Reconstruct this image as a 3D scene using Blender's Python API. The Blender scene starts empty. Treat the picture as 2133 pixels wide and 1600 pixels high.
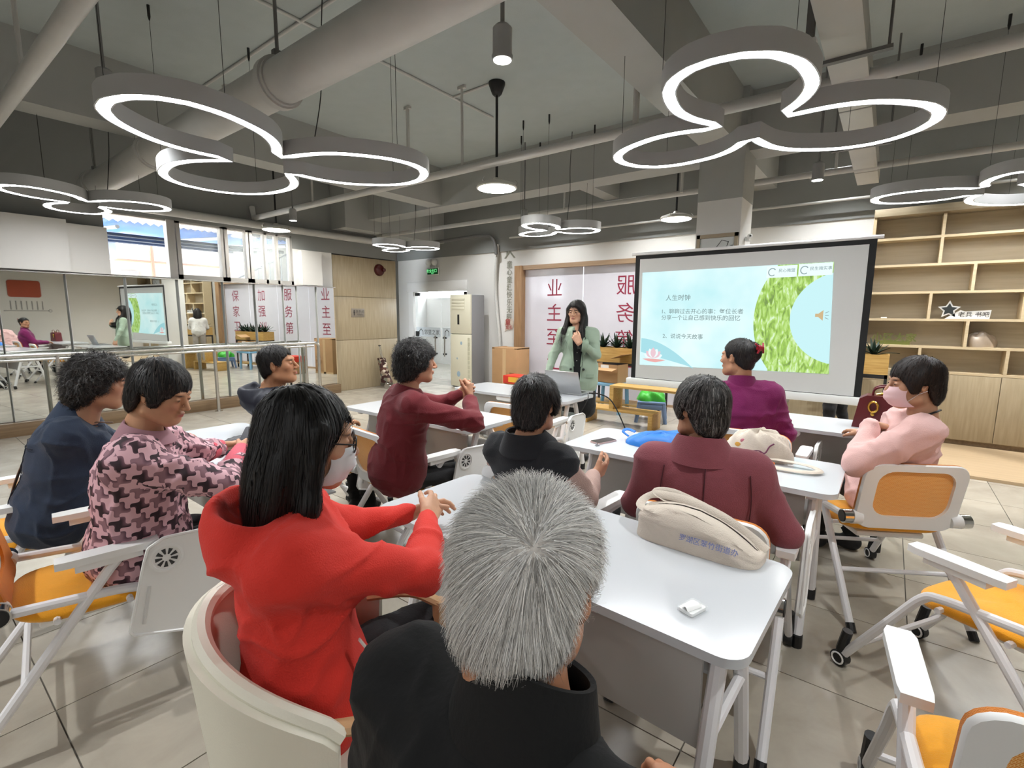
import bpy, bmesh, math, random
import numpy as np
from mathutils import Vector, Matrix, Euler
from math import radians as RAD, sin, cos, pi

# ---------------------------------------------------------------- camera, world, exposure
SC = bpy.context.scene
COL = SC.collection
HC = 1.5
cd = bpy.data.cameras.new('camera'); cam = bpy.data.objects.new('camera', cd); COL.objects.link(cam)
cd.sensor_fit = 'HORIZONTAL'; cd.sensor_width = 36.0; cd.lens = 36.0 * 1018.0 / 2133.0
cd.clip_start = 0.02; cd.clip_end = 200
_y, _p, _r = RAD(37.48), RAD(8.05), RAD(0.38)
_f = Vector((-sin(_y)*cos(_p), cos(_y)*cos(_p), -sin(_p)))
_rt = Vector((cos(_y), sin(_y), 0)); _up = _rt.cross(_f)
_r2 = _rt*cos(_r) + _up*sin(_r); _u2 = -_rt*sin(_r) + _up*cos(_r)
cam.matrix_world = Matrix(((_r2.x, _u2.x, -_f.x, 0), (_r2.y, _u2.y, -_f.y, 0), (_r2.z, _u2.z, -_f.z, HC), (0, 0, 0, 1)))
SC.camera = cam
SC.view_settings.view_transform = 'Standard'
SC.view_settings.look = 'None'
SC.view_settings.gamma = 1.0
SC.view_settings.use_curve_mapping = False
SC.view_settings.exposure = 0.95
W = bpy.data.worlds.new('World'); SC.world = W; W.use_nodes = True
_bg = W.node_tree.nodes['Background']; _bg.inputs[0].default_value = (0.86, 0.93, 1.0, 1); _bg.inputs[1].default_value = 12.0
_sd = bpy.data.lights.new('sun', 'SUN'); _sd.energy = 8.0; _sd.angle = RAD(2); _sd.color = (1, .95, .86)
sun = bpy.data.objects.new('sun', _sd); COL.objects.link(sun); sun.rotation_euler = (RAD(12), RAD(38), 0)
SC.cycles.max_bounces = 7; SC.cycles.diffuse_bounces = 3; SC.cycles.glossy_bounces = 3
SC.cycles.transmission_bounces = 4; SC.cycles.transparent_max_bounces = 6
SC.cycles.sample_clamp_indirect = 6.0
SC.cycles.adaptive_threshold = .03
SC.cycles.caustics_reflective = False; SC.cycles.caustics_refractive = False
random.seed(4); RNG = np.random.default_rng(7)

# ---------------------------------------------------------------- materials
def lin(h):
    if isinstance(h, str):
        h = h.lstrip('#'); c = [int(h[i:i+2], 16)/255 for i in (0, 2, 4)]
        c = [v/12.92 if v <= .04045 else ((v+.055)/1.055)**2.4 for v in c]
        return (*c, 1)
    return (*h, 1) if len(h) == 3 else tuple(h)
MATS = {}
def pm(name, col, rough=.5, metal=0., var=None, bump=None, spec=None, coat=0, sheen=0, trans=0, alpha=1, emit=None, scale3=(1, 1, 1), col2=None, aniso=0):
    """procedural principled material: var=(scale,amount) colour mottling, bump=(scale,strength)"""
    if name in MATS: return MATS[name]
    m = bpy.data.materials.new(name); m.use_nodes = True; nt = m.node_tree; b = nt.nodes['Principled BSDF']
    c = lin(col); b.inputs['Base Color'].default_value = c
    b.inputs['Roughness'].default_value = rough; b.inputs['Metallic'].default_value = metal
    if spec is not None: b.inputs['Specular IOR Level'].default_value = spec
    if coat: b.inputs['Coat Weight'].default_value = coat; b.inputs['Coat Roughness'].default_value = .12
    if sheen: b.inputs['Sheen Weight'].default_value = sheen; b.inputs['Sheen Roughness'].default_value = .5
    if trans: b.inputs['Transmission Weight'].default_value = trans
    if alpha < 1: b.inputs['Alpha'].default_value = alpha
    if emit: b.inputs['Emission Color'].default_value = lin(emit[0]); b.inputs['Emission Strength'].default_value = emit[1]
    if var or bump:
        tc = nt.nodes.new('ShaderNodeTexCoord'); mp = nt.nodes.new('ShaderNodeMapping'); mp.inputs['Scale'].default_value = scale3
        nt.links.new(tc.outputs['Object'], mp.inputs[0])
    if var:
        n = nt.nodes.new('ShaderNodeTexNoise'); n.inputs['Scale'].default_value = var[0]; n.inputs['Detail'].default_value = 5
        nt.links.new(mp.outputs[0], n.inputs['Vector'])
        r = nt.nodes.new('ShaderNodeMapRange'); r.inputs['From Min'].default_value = .25; r.inputs['From Max'].default_value = .75
        nt.links.new(n.outputs['Fac'], r.inputs['Value'])
        mx = nt.nodes.new('ShaderNodeMix'); mx.data_type = 'RGBA'
        c2 = lin(col2) if col2 else tuple(v*(1-var[1]) for v in c[:3]) + (1,)
        mx.inputs[6].default_value = c2; mx.inputs[7].default_value = c
        nt.links.new(r.outputs[0], mx.inputs[0]); nt.links.new(mx.outputs[2], b.inputs['Base Color'])
    if bump:
        n2 = nt.nodes.new('ShaderNodeTexNoise'); n2.inputs['Scale'].default_value = bump[0]; n2.inputs['Detail'].default_value = 3
        nt.links.new(mp.outputs[0], n2.inputs['Vector'])
        bp = nt.nodes.new('ShaderNodeBump'); bp.inputs['Strength'].default_value = bump[1]; bp.inputs['Distance'].default_value = .01
        nt.links.new(n2.outputs['Fac'], bp.inputs['Height']); nt.links.new(bp.outputs[0], b.inputs['Normal'])
    MATS[name] = m
    return m
def emat(name, col, strength):
    if name in MATS: return MATS[name]
    m = bpy.data.materials.new(name); m.use_nodes = True; nt = m.node_tree; nt.nodes.clear()
    e = nt.nodes.new('ShaderNodeEmission'); e.inputs[0].default_value = lin(col); e.inputs[1].default_value = strength
    o = nt.nodes.new('ShaderNodeOutputMaterial'); nt.links.new(e.outputs[0], o.inputs[0]); MATS[name] = m
    return m
def woodmat(name, c1, c2, axis='X', scale=6, rough=.45, stretch=14):
    if name in MATS: return MATS[name]
    sc = {'X': (scale/stretch, scale, scale), 'Y': (scale, scale/stretch, scale), 'Z': (scale, scale, scale/stretch)}[axis]
    m = pm(name, c1, rough, var=(6, .3), bump=(30, .05), scale3=sc, col2=c2)
    return m
WHITE_WALL = pm('white_wall_paint', '#dedcd8', .8, var=(3, .03))
GREY_PAINT = pm('dark_grey_paint', '#8a8b89', .85, var=(4, .05), bump=(140, .15))
SLAB = pm('grey_slab_paint', '#aeb6b5', .9, var=(6, .06), bump=(180, .25))
BEAMP = pm('grey_beam_paint', '#a9aaa6', .85, var=(4, .05), bump=(150, .15))
PIPE = pm('grey_pipe_paint', '#c2c1bd', .45, var=(9, .06))
WHITE_METAL = pm('white_powder_coat', '#e9e7e8', .35)
WHITE_PLASTIC = pm('white_plastic', '#ececea', .38)
CHROME = pm('chrome', '#d8d8d6', .12, 1.0)
STEEL = pm('stainless_steel', '#cfcdc8', .22, 1.0)
BLACK = pm('black_plastic', '#161617', .45)
BLACK_METAL = pm('black_metal', '#1c1b1b', .5)
LIGHTWOOD = woodmat('pale_oak_veneer', '#b0a084', '#9c8c6f', 'Z', 7)
LIGHTWOOD_H = woodmat('pale_oak_veneer_horizontal', '#aea087', '#998a70', 'X', 7)
SHELFEDGE = woodmat('pale_maple_edge', '#cfbd9c', '#c0ab87', 'X', 8)
PINE = woodmat('pine_board', '#c9a563', '#a9813f', 'X', 9, .5)
DARKWOOD = woodmat('brown_wood_plinth', '#8a7256', '#6f5940', 'Y', 6)
GLOW = emat('led_white', '#fbfdff', 20)
GLOW_P = emat('pendant_glow', '#fffdf6', 45)

# ---------------------------------------------------------------- mesh helpers
def rotm(rx=0, ry=0, rz=0): return Euler((RAD(rx), RAD(ry), RAD(rz))).to_matrix().to_4x4()
class MB:
    def __init__(s): s.v = []; s.f = []
    def add(s, vs, fs, M=None):
        o = len(s.v)
        s.v.extend([tuple(M @ Vector(p)) for p in vs] if M is not None else [tuple(p) for p in vs])
        s.f.extend([tuple(i+o for i in f) for f in fs]); return s
    def box(s, c, d, M=None, bev=0, seg=2):
        x, y, z = d[0]/2, d[1]/2, d[2]/2
        if bev <= 0:
            vs = [(c[0]+a*x, c[1]+b*y, c[2]+e*z) for a in (-1, 1) for b in (-1, 1) for e in (-1, 1)]
            fs = [(0, 1, 3, 2), (4, 6, 7, 5), (0, 4, 5, 1), (2, 3, 7, 6), (0, 2, 6, 4), (1, 5, 7, 3)]
            return s.add(vs, fs, M)
        bm = bmesh.new(); bmesh.ops.create_cube(bm, size=1, matrix=Matrix.Diagonal((d[0], d[1], d[2], 1)))
        bmesh.ops.bevel(bm, geom=bm.edges[:], offset=min(bev, min(d)*.49), segments=seg, profile=.5, affect='EDGES')
        bm.verts.index_update()
        vs = [(v.co.x+c[0], v.co.y+c[1], v.co.z+c[2]) for v in bm.verts]; fs = [tuple(v.index for v in f.verts) for f in bm.faces]; bm.free()
        return s.add(vs, fs, M)
    def b2(s, p, q, bev=0, M=None):
        return s.box([(a+b)/2 for a, b in zip(p, q)], [abs(a-b) for a, b in zip(p, q)], M, bev)
    def tube(s, pts, r, seg=10, M=None, closed=False, flat=1.0):
        pts = [Vector(p) for p in pts]; n = len(pts); rs = r if isinstance(r, (list, tuple)) else [r]*n
        vs = []; fs = []; t0 = None; nrm = None
        for i, p in enumerate(pts):
            if closed: t = (pts[(i+1) % n]-pts[i-1]).normalized()
            else: t = (pts[min(i+1, n-1)]-pts[max(i-1, 0)]).normalized()
            if nrm is None:
                nrm = t.orthogonal().normalized() if abs(t.z) > .9 else Vector((0, 0, 1)) - t*t.z; nrm.normalize()
            else:
                nrm = nrm - t*nrm.dot(t); nrm.normalize()
            b = t.cross(nrm)
            for k in range(seg):
                a = 2*pi*k/seg; vs.append(p + nrm*cos(a)*rs[i]*flat + b*sin(a)*rs[i])
        m = n if closed else n-1
        for i in range(m):
            for k in range(seg):
                a = i*seg+k; b2 = i*seg+(k+1) % seg; j = ((i+1) % n)*seg
                fs.append((a, b2, j+(k+1) % seg, j+k))
        if not closed: fs += [tuple(range(seg))[::-1], tuple(range((n-1)*seg, n*seg))]
        return s.add(vs, fs, M)
    def cyl(s, p, q, r, r2=None, seg=16, M=None): return s.tube([p, q], [r, r if r2 is None else r2], seg, M)
    def lathe(s, prof, c=(0, 0, 0), seg=24, M=None):
        vs = []; fs = []
        for r, z in prof:
            for k in range(seg): a = 2*pi*k/seg; vs.append((c[0]+r*cos(a), c[1]+r*sin(a), c[2]+z))
        for i in range(len(prof)-1):
            for k in range(seg): fs.append((i*seg+k, i*seg+(k+1) % seg, (i+1)*seg+(k+1) % seg, (i+1)*seg+k))
        if prof[0][0] > 1e-5: fs.append(tuple(range(seg))[::-1])
        if prof[-1][0] > 1e-5: fs.append(tuple(range((len(prof)-1)*seg, len(prof)*seg)))
        return s.add(vs, fs, M)
    def prism(s, poly, h0, h1, M=None):
        n = len(poly); vs = [(x, y, h0) for x, y in poly]+[(x, y, h1) for x, y in poly]
        fs = [tuple(range(n))[::-1], tuple(range(n, 2*n))]+[(i, (i+1) % n, n+(i+1) % n, n+i) for i in range(n)]
        return s.add(vs, fs, M)
    def ell(s, c, r, seg=16, rings=10, M=None):
        vs = [(c[0], c[1], c[2]-r[2])]; fs = []
        for i in range(1, rings):
            t = -pi/2+pi*i/rings
            for k in range(seg): a = 2*pi*k/seg; vs.append((c[0]+r[0]*cos(t)*cos(a), c[1]+r[1]*cos(t)*sin(a), c[2]+r[2]*sin(t)))
        vs.append((c[0], c[1], c[2]+r[2])); e = len(vs)-1
        for k in range(seg):
            fs.append((0, 1+(k+1) % seg, 1+k)); fs.append((e, e-seg+k, e-seg+(k+1) % seg))
        for i in range(rings-2):
            for k in range(seg): a = 1+i*seg; fs.append((a+k, a+(k+1) % seg, a+seg+(k+1) % seg, a+seg+k))
        return s.add(vs, fs, M)
    def grid(s, fn, nu, nv, thick=0, M=None, wrapu=False):
        """surface fn(u,v)->xyz ; optional thickness via normals"""
        P = np.array([[fn(i/(nu-(0 if wrapu else 1)), j/(nv-1)) for j in range(nv)] for i in range(nu)], float)
        vs = P.reshape(-1, 3).tolist(); fs = []
        I = lambda i, j: (i % nu)*nv+j
        for i in range(nu if wrapu else nu-1):
            for j in range(nv-1): fs.append((I(i, j), I(i+1, j), I(i+1, j+1), I(i, j+1)))
        if thick:
            du = np.roll(P, -1, 0)-np.roll(P, 1, 0) if wrapu else np.gradient(P, axis=0)
            dv = np.gradient(P, axis=1); N = np.cross(du, dv); N /= np.linalg.norm(N, axis=2, keepdims=True)+1e-9
            Q = P-N*thick; o = len(vs); vs += Q.reshape(-1, 3).tolist()
            fs += [tuple(o+k for k in f)[::-1] for f in fs]
            edges = []
            if not wrapu:
                edges += [(I(0, j+1), I(0, j)) for j in range(nv-1)]+[(I(nu-1, j), I(nu-1, j+1)) for j in range(nv-1)]
            rng = range(nu if wrapu else nu-1)
            edges += [(I(i, 0), I(i+1, 0)) for i in rng]+[(I(i+1, nv-1), I(i, nv-1)) for i in rng]
            fs += [(b, a, a+o, b+o) for a, b in edges]
        return s.add(vs, fs, M)
    def mesh(s, name, angle=35):
        me = bpy.data.meshes.new(name); me.from_pydata(s.v, [], s.f); me.update()
        bm = bmesh.new(); bm.from_mesh(me); bmesh.ops.recalc_face_normals(bm, faces=bm.faces[:]); bm.to_mesh(me); bm.free()
        if angle: me.shade_smooth(); me.set_sharp_from_angle(angle=RAD(angle))
        return me
    def build(s, name, mat, parent=None, angle=35, loc=None):
        me = s.mesh(name, angle); me.materials.append(mat); o = bpy.data.objects.new(name, me); COL.objects.link(o)
        if parent is not None: o.parent = parent
        if loc is not None: o.location = loc
        return o
def rrect(w, h, r, seg=5, cx=0, cy=0):
    out = []
    for sx, sy, a0 in ((1, 1, 0), (-1, 1, 90), (-1, -1, 180), (1, -1, 270)):
        for k in range(seg+1):
            a = RAD(a0+90*k/seg); out.append((cx+sx*(w/2-r)+r*cos(a), cy+sy*(h/2-r)+r*sin(a)))
    return out
def bez(pts, n=8):
    """Catmull-Rom through points"""
    P = [Vector(p) for p in pts]; P = [P[0]*2-P[1]]+P+[P[-1]*2-P[-2]]; out = []
    for i in range(1, len(P)-2):
        for k in range(n):
            t = k/n; a, b, c, d = P[i-1:i+3]
            out.append(.5*((2*b)+(c-a)*t+(2*a-5*b+4*c-d)*t*t+(3*b-a-3*c+d)*t**3))
    out.append(P[-2]); return out
def tag(o, label, cat, group=None, kind=None):
    o['label'] = label; o['category'] = cat
    if group: o['group'] = group
    if kind: o['kind'] = kind
    return o
def struct(o, label=None):
    o['kind'] = 'structure'
    if label: o['label'] = label
    return o
def thing(name, label, cat, loc=(0, 0, 0), rz=0, group=None):
    o = bpy.data.objects.new(name, None); o.empty_display_size = .1; COL.objects.link(o)
    o.location = loc; o.rotation_euler = (0, 0, RAD(rz)); return tag(o, label, cat, group)
def dup(root, loc, rz, label, group=None, skip=()):
    r = root.copy(); COL.objects.link(r); r.location = loc; r.rotation_euler = (0, 0, RAD(rz)); r['label'] = label
    if group: r['group'] = group
    for ch in list(root.children):
        if ch.name.split('.')[0] in skip: continue
        c = ch.copy(); COL.objects.link(c); c.parent = r
        for g in ch.children:
            d = g.copy(); COL.objects.link(d); d.parent = c
    return r
_txt = {}
def text_geo(body, size=1.0, bold=0.0):
    """(verts, faces) of flat lettering centred at origin in XY"""
    key = (body, bold)
    if key not in _txt:
        c = bpy.data.curves.new('lettering', 'FONT'); c.body = body; c.align_x = 'CENTER'; c.align_y = 'CENTER'; c.size = 1; c.resolution_u = 3; c.offset = bold
        o = bpy.data.objects.new('lettering', c); COL.objects.link(o); bpy.context.view_layer.update()
        me = bpy.data.meshes.new_from_object(o.evaluated_get(bpy.context.evaluated_depsgraph_get()))
        _txt[key] = ([tuple(v.co) for v in me.vertices], [tuple(p.vertices) for p in me.polygons])
        bpy.data.objects.remove(o); bpy.data.curves.remove(c); bpy.data.meshes.remove(me)
    v, f = _txt[key]
    xs = [p[0] for p in v]; ys = [p[1] for p in v]; cx = (min(xs)+max(xs))/2; cy = (min(ys)+max(ys))/2
    return [((p[0]-cx)*size, (p[1]-cy)*size, 0) for p in v], f
def text_on(parent, name, body, size, mat, M, mirror=False, bold=0.0, sx=1.0):
    v, f = text_geo(body, size, bold)
    v = [((-1 if mirror else 1)*x*sx, y, z) for x, y, z in v]
    m = MB(); m.add(v, f, M); me = bpy.data.meshes.new(name); me.from_pydata(m.v, [], m.f); me.materials.append(mat)
    o = bpy.data.objects.new(name, me); COL.objects.link(o); o.parent = parent; return o
def face_y(x, y, z):      # text plane on a wall seen from -y : text X -> +x, text Y -> +z, normal -> -y
    return Matrix(((1, 0, 0, x), (0, 0, -1, y), (0, 1, 0, z), (0, 0, 0, 1)))
def face_x(x, y, z):      # text on a wall at left seen from +x : text X -> +y, text Y -> +z, normal -> +x
    return Matrix(((0, 0, 1, x), (1, 0, 0, y), (0, 1, 0, z), (0, 0, 0, 1)))
# ================================================================ THE ROOM
XW, YB, XR, YF = -8.4, 7.9, 3.7, -4.0        # mirror wall, back wall, right wall, wall behind the camera
ZS, ZB, ZP = 3.85, 3.27, 2.76                # slab, beam soffit, paint line
TS = .645
def tilemat():
    m = bpy.data.materials.new('greige_floor_tile'); m.use_nodes = True; nt = m.node_tree; b = nt.nodes['Principled BSDF']
    oi = nt.nodes.new('ShaderNodeObjectInfo'); tc = nt.nodes.new('ShaderNodeTexCoord')
    ad = nt.nodes.new('ShaderNodeVectorMath'); ad.operation = 'ADD'
    mu = nt.nodes.new('ShaderNodeVectorMath'); mu.operation = 'SCALE'; mu.inputs['Scale'].default_value = 1.0
    cmb = nt.nodes.new('ShaderNodeCombineXYZ'); m10 = nt.nodes.new('ShaderNodeMath'); m10.operation = 'MULTIPLY'; m10.inputs[1].default_value = 37.
    nt.links.new(oi.outputs['Random'], m10.inputs[0]); nt.links.new(m10.outputs[0], cmb.inputs[2]); nt.links.new(tc.outputs['Object'], ad.inputs[0]); nt.links.new(cmb.outputs[0], ad.inputs[1])
    n = nt.nodes.new('ShaderNodeTexNoise'); n.inputs['Scale'].default_value = 2.6; n.inputs['Detail'].default_value = 8; n.inputs['Roughness'].default_value = .62; n.inputs['Distortion'].default_value = .6
    nt.links.new(ad.outputs[0], n.inputs['Vector'])
    cr = nt.nodes.new('ShaderNodeValToRGB'); cr.color_ramp.elements[0].position = .3; cr.color_ramp.elements[0].color = lin('#a0978a')
    cr.color_ramp.elements[1].position = .72; cr.color_ramp.elements[1].color = lin('#b8b0a1'); nt.links.new(n.outputs['Fac'], cr.inputs[0])
    hv = nt.nodes.new('ShaderNodeHueSaturation'); mr = nt.nodes.new('ShaderNodeMapRange'); mr.inputs['To Min'].default_value = .95; mr.inputs['To Max'].default_value = 1.04
    nt.links.new(oi.outputs['Random'], mr.inputs[0]); nt.links.new(mr.outputs[0], hv.inputs['Value']); nt.links.new(cr.outputs[0], hv.inputs['Color']); nt.links.new(hv.outputs[0], b.inputs['Base Color'])
    b.inputs['Roughness'].default_value = .2; b.inputs['Specular IOR Level'].default_value = .5
    rr = nt.nodes.new('ShaderNodeMapRange'); rr.inputs['To Min'].default_value = .15; rr.inputs['To Max'].default_value = .3; nt.links.new(n.outputs['Fac'], rr.inputs[0]); nt.links.new(rr.outputs[0], b.inputs['Roughness'])
    return m
TILE = tilemat()
floor = struct(MB().b2((-11.5, YF, -.1), (XR+.2, 12.2, -.006)).build('floor', pm('dark_grout', '#6f6a62', .9)), 'greige tiled floor with thin dark joints')
tm = MB().box((0, 0, -.006), (TS-.005, TS-.005, .012)).mesh('tile', 0); tm.materials.append(TILE)
rest = MB()
for i in range(-18, 6):
    for j in range(-7, 19):
        cx, cy = .2+TS*(i+.5), .27+TS*(j+.5)
        vis = -13.2 < i <= 3 and 0 <= j < 12 and cx > XW-.35
        if vis:
            o = bpy.data.objects.new('tile', tm); COL.objects.link(o); o.parent = floor; o.location = (cx, cy, 0)
        else: rest.box((cx, cy, -.006), (TS-.005, TS-.005, .012))
r_ = rest.build('tile_field', TILE, floor, 0); r_['kind'] = 'stuff'
# wooden floor in front of the bookcase
wf = struct(MB().b2((.05, 6.15, 0), (XR, 7.6, .03)).build('floor_platform', woodmat('platform_laminate', '#c3ab8b', '#b39a78', 'X', 4, .35)), 'pale wood laminate floor strip before the bookcase')
# ceiling slab, beams
ceil = struct(MB().b2((-11.5, YF, ZS), (XR+.2, 10.8, ZS+.2)).build('ceiling', SLAB), 'grey painted concrete ceiling slab')
for k, (p, q) in enumerate([((-1.76, YF, ZB), (-1.42, 10, ZS)), ((-6.32, YF, ZB), (-6.0, 5.95, ZS)), ((2.7, YF, ZB), (3.0, 10, ZS)),
                            ((-8.4, 5.9, ZB-.02), (XR, 6.28, ZS)), ((-4.05, 6.28, 3.45), (-3.8, 7.9, ZS)), ((-8.4, -1.2, ZB), (XR, -.85, ZS)),
                            ((XW, 2.55+2.85, 3.05), (XW+.45, 7.9, ZS))]):
    MB().b2(p, q).build('beam', BEAMP, ceil, 0)
# walls
def wall(name, boxes, mat, label):
    m = MB()
    for p, q in boxes: m.b2(p, q)
    return struct(m.build(name, mat, None, 0), label)
wall('wall_back', [((-11.5, YB, 0), (-9.02, YB+.15, ZP)), ((-9.02, YB, 2.02), (-7.3, YB+.15, ZP)), ((-7.3, YB, 0), (-5.94, YB+.15, ZP)),
                   ((-5.94, YB, 2.45), (-.6, YB+.15, ZP)), ((-.6, YB, 0), (XR, YB+.15, ZP))], WHITE_WALL, 'white lower part of the back wall')
wall('wall_back_upper', [((-11.5, YB-.02, ZP), (XR, YB+.15, ZS))], GREY_PAINT, 'dark grey upper part of the back wall')
wall('wall_right', [((XR, YF, 0), (XR+.15, YB, ZP))], WHITE_WALL, 'white wall to the right of the camera')
wall('wall_right_upper', [((XR, YF, ZP), (XR+.15, YB, ZS))], GREY_PAINT, 'dark grey upper part of the right wall')
wall('wall_front', [((-8.6, YF-.15, 0), (XR+.15, YF, ZP)), ], WHITE_WALL, 'white wall behind the camera')
wall('wall_front_upper', [((-8.6, YF-.15, ZP), (XR+.15, YF, ZS))], GREY_PAINT, 'dark grey upper part of the wall behind the camera')
WY0, WY1, WZ0, WZ1 = 2.02, 4.62, 1.99, 2.83
wall('wall_left', [((XW-.2, YF, 0), (XW, 5.38, WZ0-.02)), ((XW-.2, YF, WZ0-.02), (XW, WY0, 2.62)), ((XW-.2, WY1, WZ0-.02), (XW, 5.38, 2.62))], WHITE_WALL, 'white wall around and behind the mirrors')
wall('wall_left_upper', [((XW-.2, YF, 2.62), (XW, WY0, ZS)), ((XW-.2, WY0, WZ1), (XW, WY1, ZS)), ((XW-.2, WY1, 2.62), (XW, 6.9, ZS))], GREY_PAINT, 'dark grey upper part of the mirror wall')
wall('wall_left_bulkhead', [((XW, YF, 2.0), (XW+.22, 1.6, 2.63)), ((XW, 1.6, 2.0), (XW+.12, WY0, 2.6)), ((XW, 4.72, 2.0), (XW+.12, 5.1, 2.6))], WHITE_WALL, 'white boxed bulkhead above the mirrors')
wall('wall_left_corridor', [((XW-1.3, 6.95, 0), (XW-1.15, 7.9, ZS)), ((XW-1.3, 5.4, 0), (XW-1.15, 6.95, ZS))], GREY_PAINT, 'grey corridor wall behind the wooden partition')
# wooden partition with panels
ww = struct(MB().b2((XW-.5, 5.4, 0), (XW-.02, 6.88, 2.6)).build('wall_partition', LIGHTWOOD, None, 0), 'pale oak veneer partition left of the glass door')
for z0, z1 in ((0.0, .985), (.99, 1.825), (1.83, 2.6)):
    MB().b2((XW-.02, 5.4, z0+.003), (XW, 6.88, z1), .002).build('panel', LIGHTWOOD, ww)
for z0, z1 in ((1.98, 2.6),): MB().b2((XW-.3, 5.385, z0), (XW+.0, 5.4, z1)).build('panel', LIGHTWOOD, ww)
MB().b2((XW-.02, 5.375, 0), (XW+.012, 5.40, 1.98)).build('trim_edge', SHELFEDGE, ww)
# column
colm = struct(MB().b2((-1.82, 5.75, 0), (-1.36, 6.24, 2.75)).build('wall_column', WHITE_WALL, None, 0), 'square column, white below and grey above, behind the screen')
MB().b2((-1.822, 5.748, 2.75), (-1.358, 6.242, ZS)).build('column_top', BEAMP, colm, 0)
# corridor behind the door
wall('wall_corridor_back', [((-11.5, 10.6, 0), (-5.5, 10.75, 2.0)), ((-11.5, 10.6, 2.75), (-5.5, 10.75, ZS))], WHITE_WALL, 'white corridor wall seen through the glass door')
wall('wall_corridor_side', [((-5.62, YB+.15, 0), (-5.5, 10.6, ZS)), ((-11.6, 5.4, 0), (-11.5, 10.7, ZS))], WHITE_WALL, 'white side wall of the corridor')
# ---------------- mirrors, plinth, handrail
MIR = pm('mirror_silver', '#e6eae6', .015, 1.0)
mir = thing('wall_mirror', 'full-height wall mirrors on brown plinth, reflecting the room', 'mirror', (XW, 3, 0))
ys = [-3.9, -3.0, -2.1, -1.2, -.3, .32, .94, 1.56, 2.18, 2.8, 3.42, 3.9, 4.38, 4.62, 5.0, 5.36]
for a, b in zip(ys[:-1], ys[1:]):
    h = (b-a)/2-.003; dx = math.tan(RAD(4.2))*h      # each sheet stands a few degrees out of the wall plane
    MB().prism([(.06+dx, a-3+.0025), (.06-dx, b-3-.0008), (.02, b-3-.0008), (.02, a-3+.0025)], .17, 1.975).build('pane', MIR, mir, 0)
for a, b, c in zip(ys[:-2], ys[1:-1], ys[2:]):
    MB().b2((.02, b-3-.0006, .17), (.061+math.tan(RAD(4.2))*(c-b)/2, b-3+.0022, 1.975)).build('joint_strip', pm('mirror_joint_grey', '#d3d5d2', .6), mir, 0)
MB().b2((0, -6.95, 0), (.15, 2.37, .165), .004).build('plinth', DARKWOOD, mir)
MB().b2((0, -6.95, 1.976), (.1, 2.37, 1.99)).build('top_trim', STEEL, mir)
rail = thing('handrail', 'stainless steel ballet handrail on posts in front of mirrors', 'handrail', (XW+.3, 3, 0))
MB().tube([(0, -6.8, .985), (0, 1.78, .985)] + [Vector((0, 1.78, .92))+Vector((0, sin(a)*.065, cos(a)*.065)) for a in np.linspace(.3, pi/2, 5)] + [(0, 1.845, .01)], .026, 14).build('rail', STEEL, rail)
MB().tube([(.0, -6.8, .93), (.0, 1.75, .93)], .019, 12).build('rail', STEEL, rail)
for y in (-3.9, -1.65, .13, 1.6):
    MB().tube([(0, y, 0), (0, y, .96)], .024, 12).lathe([(.055, 0), (.055, .006), (.03, .012)], (0, y, 0), 16).build('post', STEEL, rail)
MB().lathe([(.055, 0), (.055, .006), (.03, .012)], (0, 1.845, 0), 16).build('flange', STEEL, rail)
# ---------------- windows above the mirrors
FR = pm('aluminium_window_frame', '#a8a5a0', .5, .2)
GL = pm('window_glass', '#eef6f6', .02, 0, alpha=.18, spec=.5)
wins = [(2.02, 2.84, None), (2.86, 3.5, 1), (3.52, 3.88, 1), (3.9, 4.62, 2)]
for i, (a, b, n) in enumerate(wins):
    fr = MB(); t = .05; X0 = XW-.12; X1 = XW-.02
    if i == 0:
        fr.b2((X0, a, WZ0-.01), (X1, b, WZ0+.02)).b2((X0, b-.1, WZ0), (X1+.03, b, WZ1)).b2((X0, a, WZ1-.02), (X1, b, WZ1))
    else:
        fr.b2((X0, a, WZ0-.01), (X1+.02, b, WZ0+.07)).b2((X0, a, WZ1-.03), (X1+.02, b, WZ1)).b2((X0, a, WZ0), (X1+.02, a+t, WZ1)).b2((X0, b-t*.8, WZ0), (X1+.02, b, WZ1))
    if n == 2: fr.b2((X0, 4.14, WZ0), (X1+.02, 4.18, WZ1)); fr.b2((X0, 4.34, WZ0), (X1+.02, 4.375, WZ1))
    w = struct(fr.build('window_%d' % (i+1), FR, None, 0), 'high window above the mirrors, pane %s from the left' % ['first (open)', 'second', 'third', 'fourth'][i])
    if n: MB().b2((XW-.07, a+.02, WZ0+.03), (XW-.064, b-.02, WZ1-.02)).build('pane', GL, w, 0)
# exterior: blue awning, house wall with air conditioner, stair
ext = thing('neighbour_house', 'sunlit cream house wall with reddish pipes beyond the high windows', 'building', (-12.5, 3, 0))
MB().b2((-.2, -5, -1), (0, 7, 6)).build('wall', pm('sunlit_cream_render', '#efe3cf', .9, var=(2, .12)), ext, 0)
for y in (-1.25, -.3, .75): MB().tube([(.06, y, -1), (.06, y, 6)], .035, 8).build('drainpipe', pm('red_brown_pipe', '#c58b72', .6), ext)
MB().tube([(.06, -2, 2.55), (.06, 3, 2.55)], .025, 8).build('drainpipe', MATS['red_brown_pipe'], ext)
MB().b2((0, .2, 1.6), (.04, .5, 2.35)).build('shutter', pm('grey_shutter', '#b9b2aa', .7), ext, 0)
ac2 = thing('outdoor_air_conditioner', 'white outdoor air conditioner unit on the neighbour house', 'air conditioner', (-12.3, 2.6, 2.52))
MB().b2((0, -.45, 0), (.3, .45, .45), .02).build('body', pm('ac_white', '#f1ece4', .6), ac2)
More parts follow.
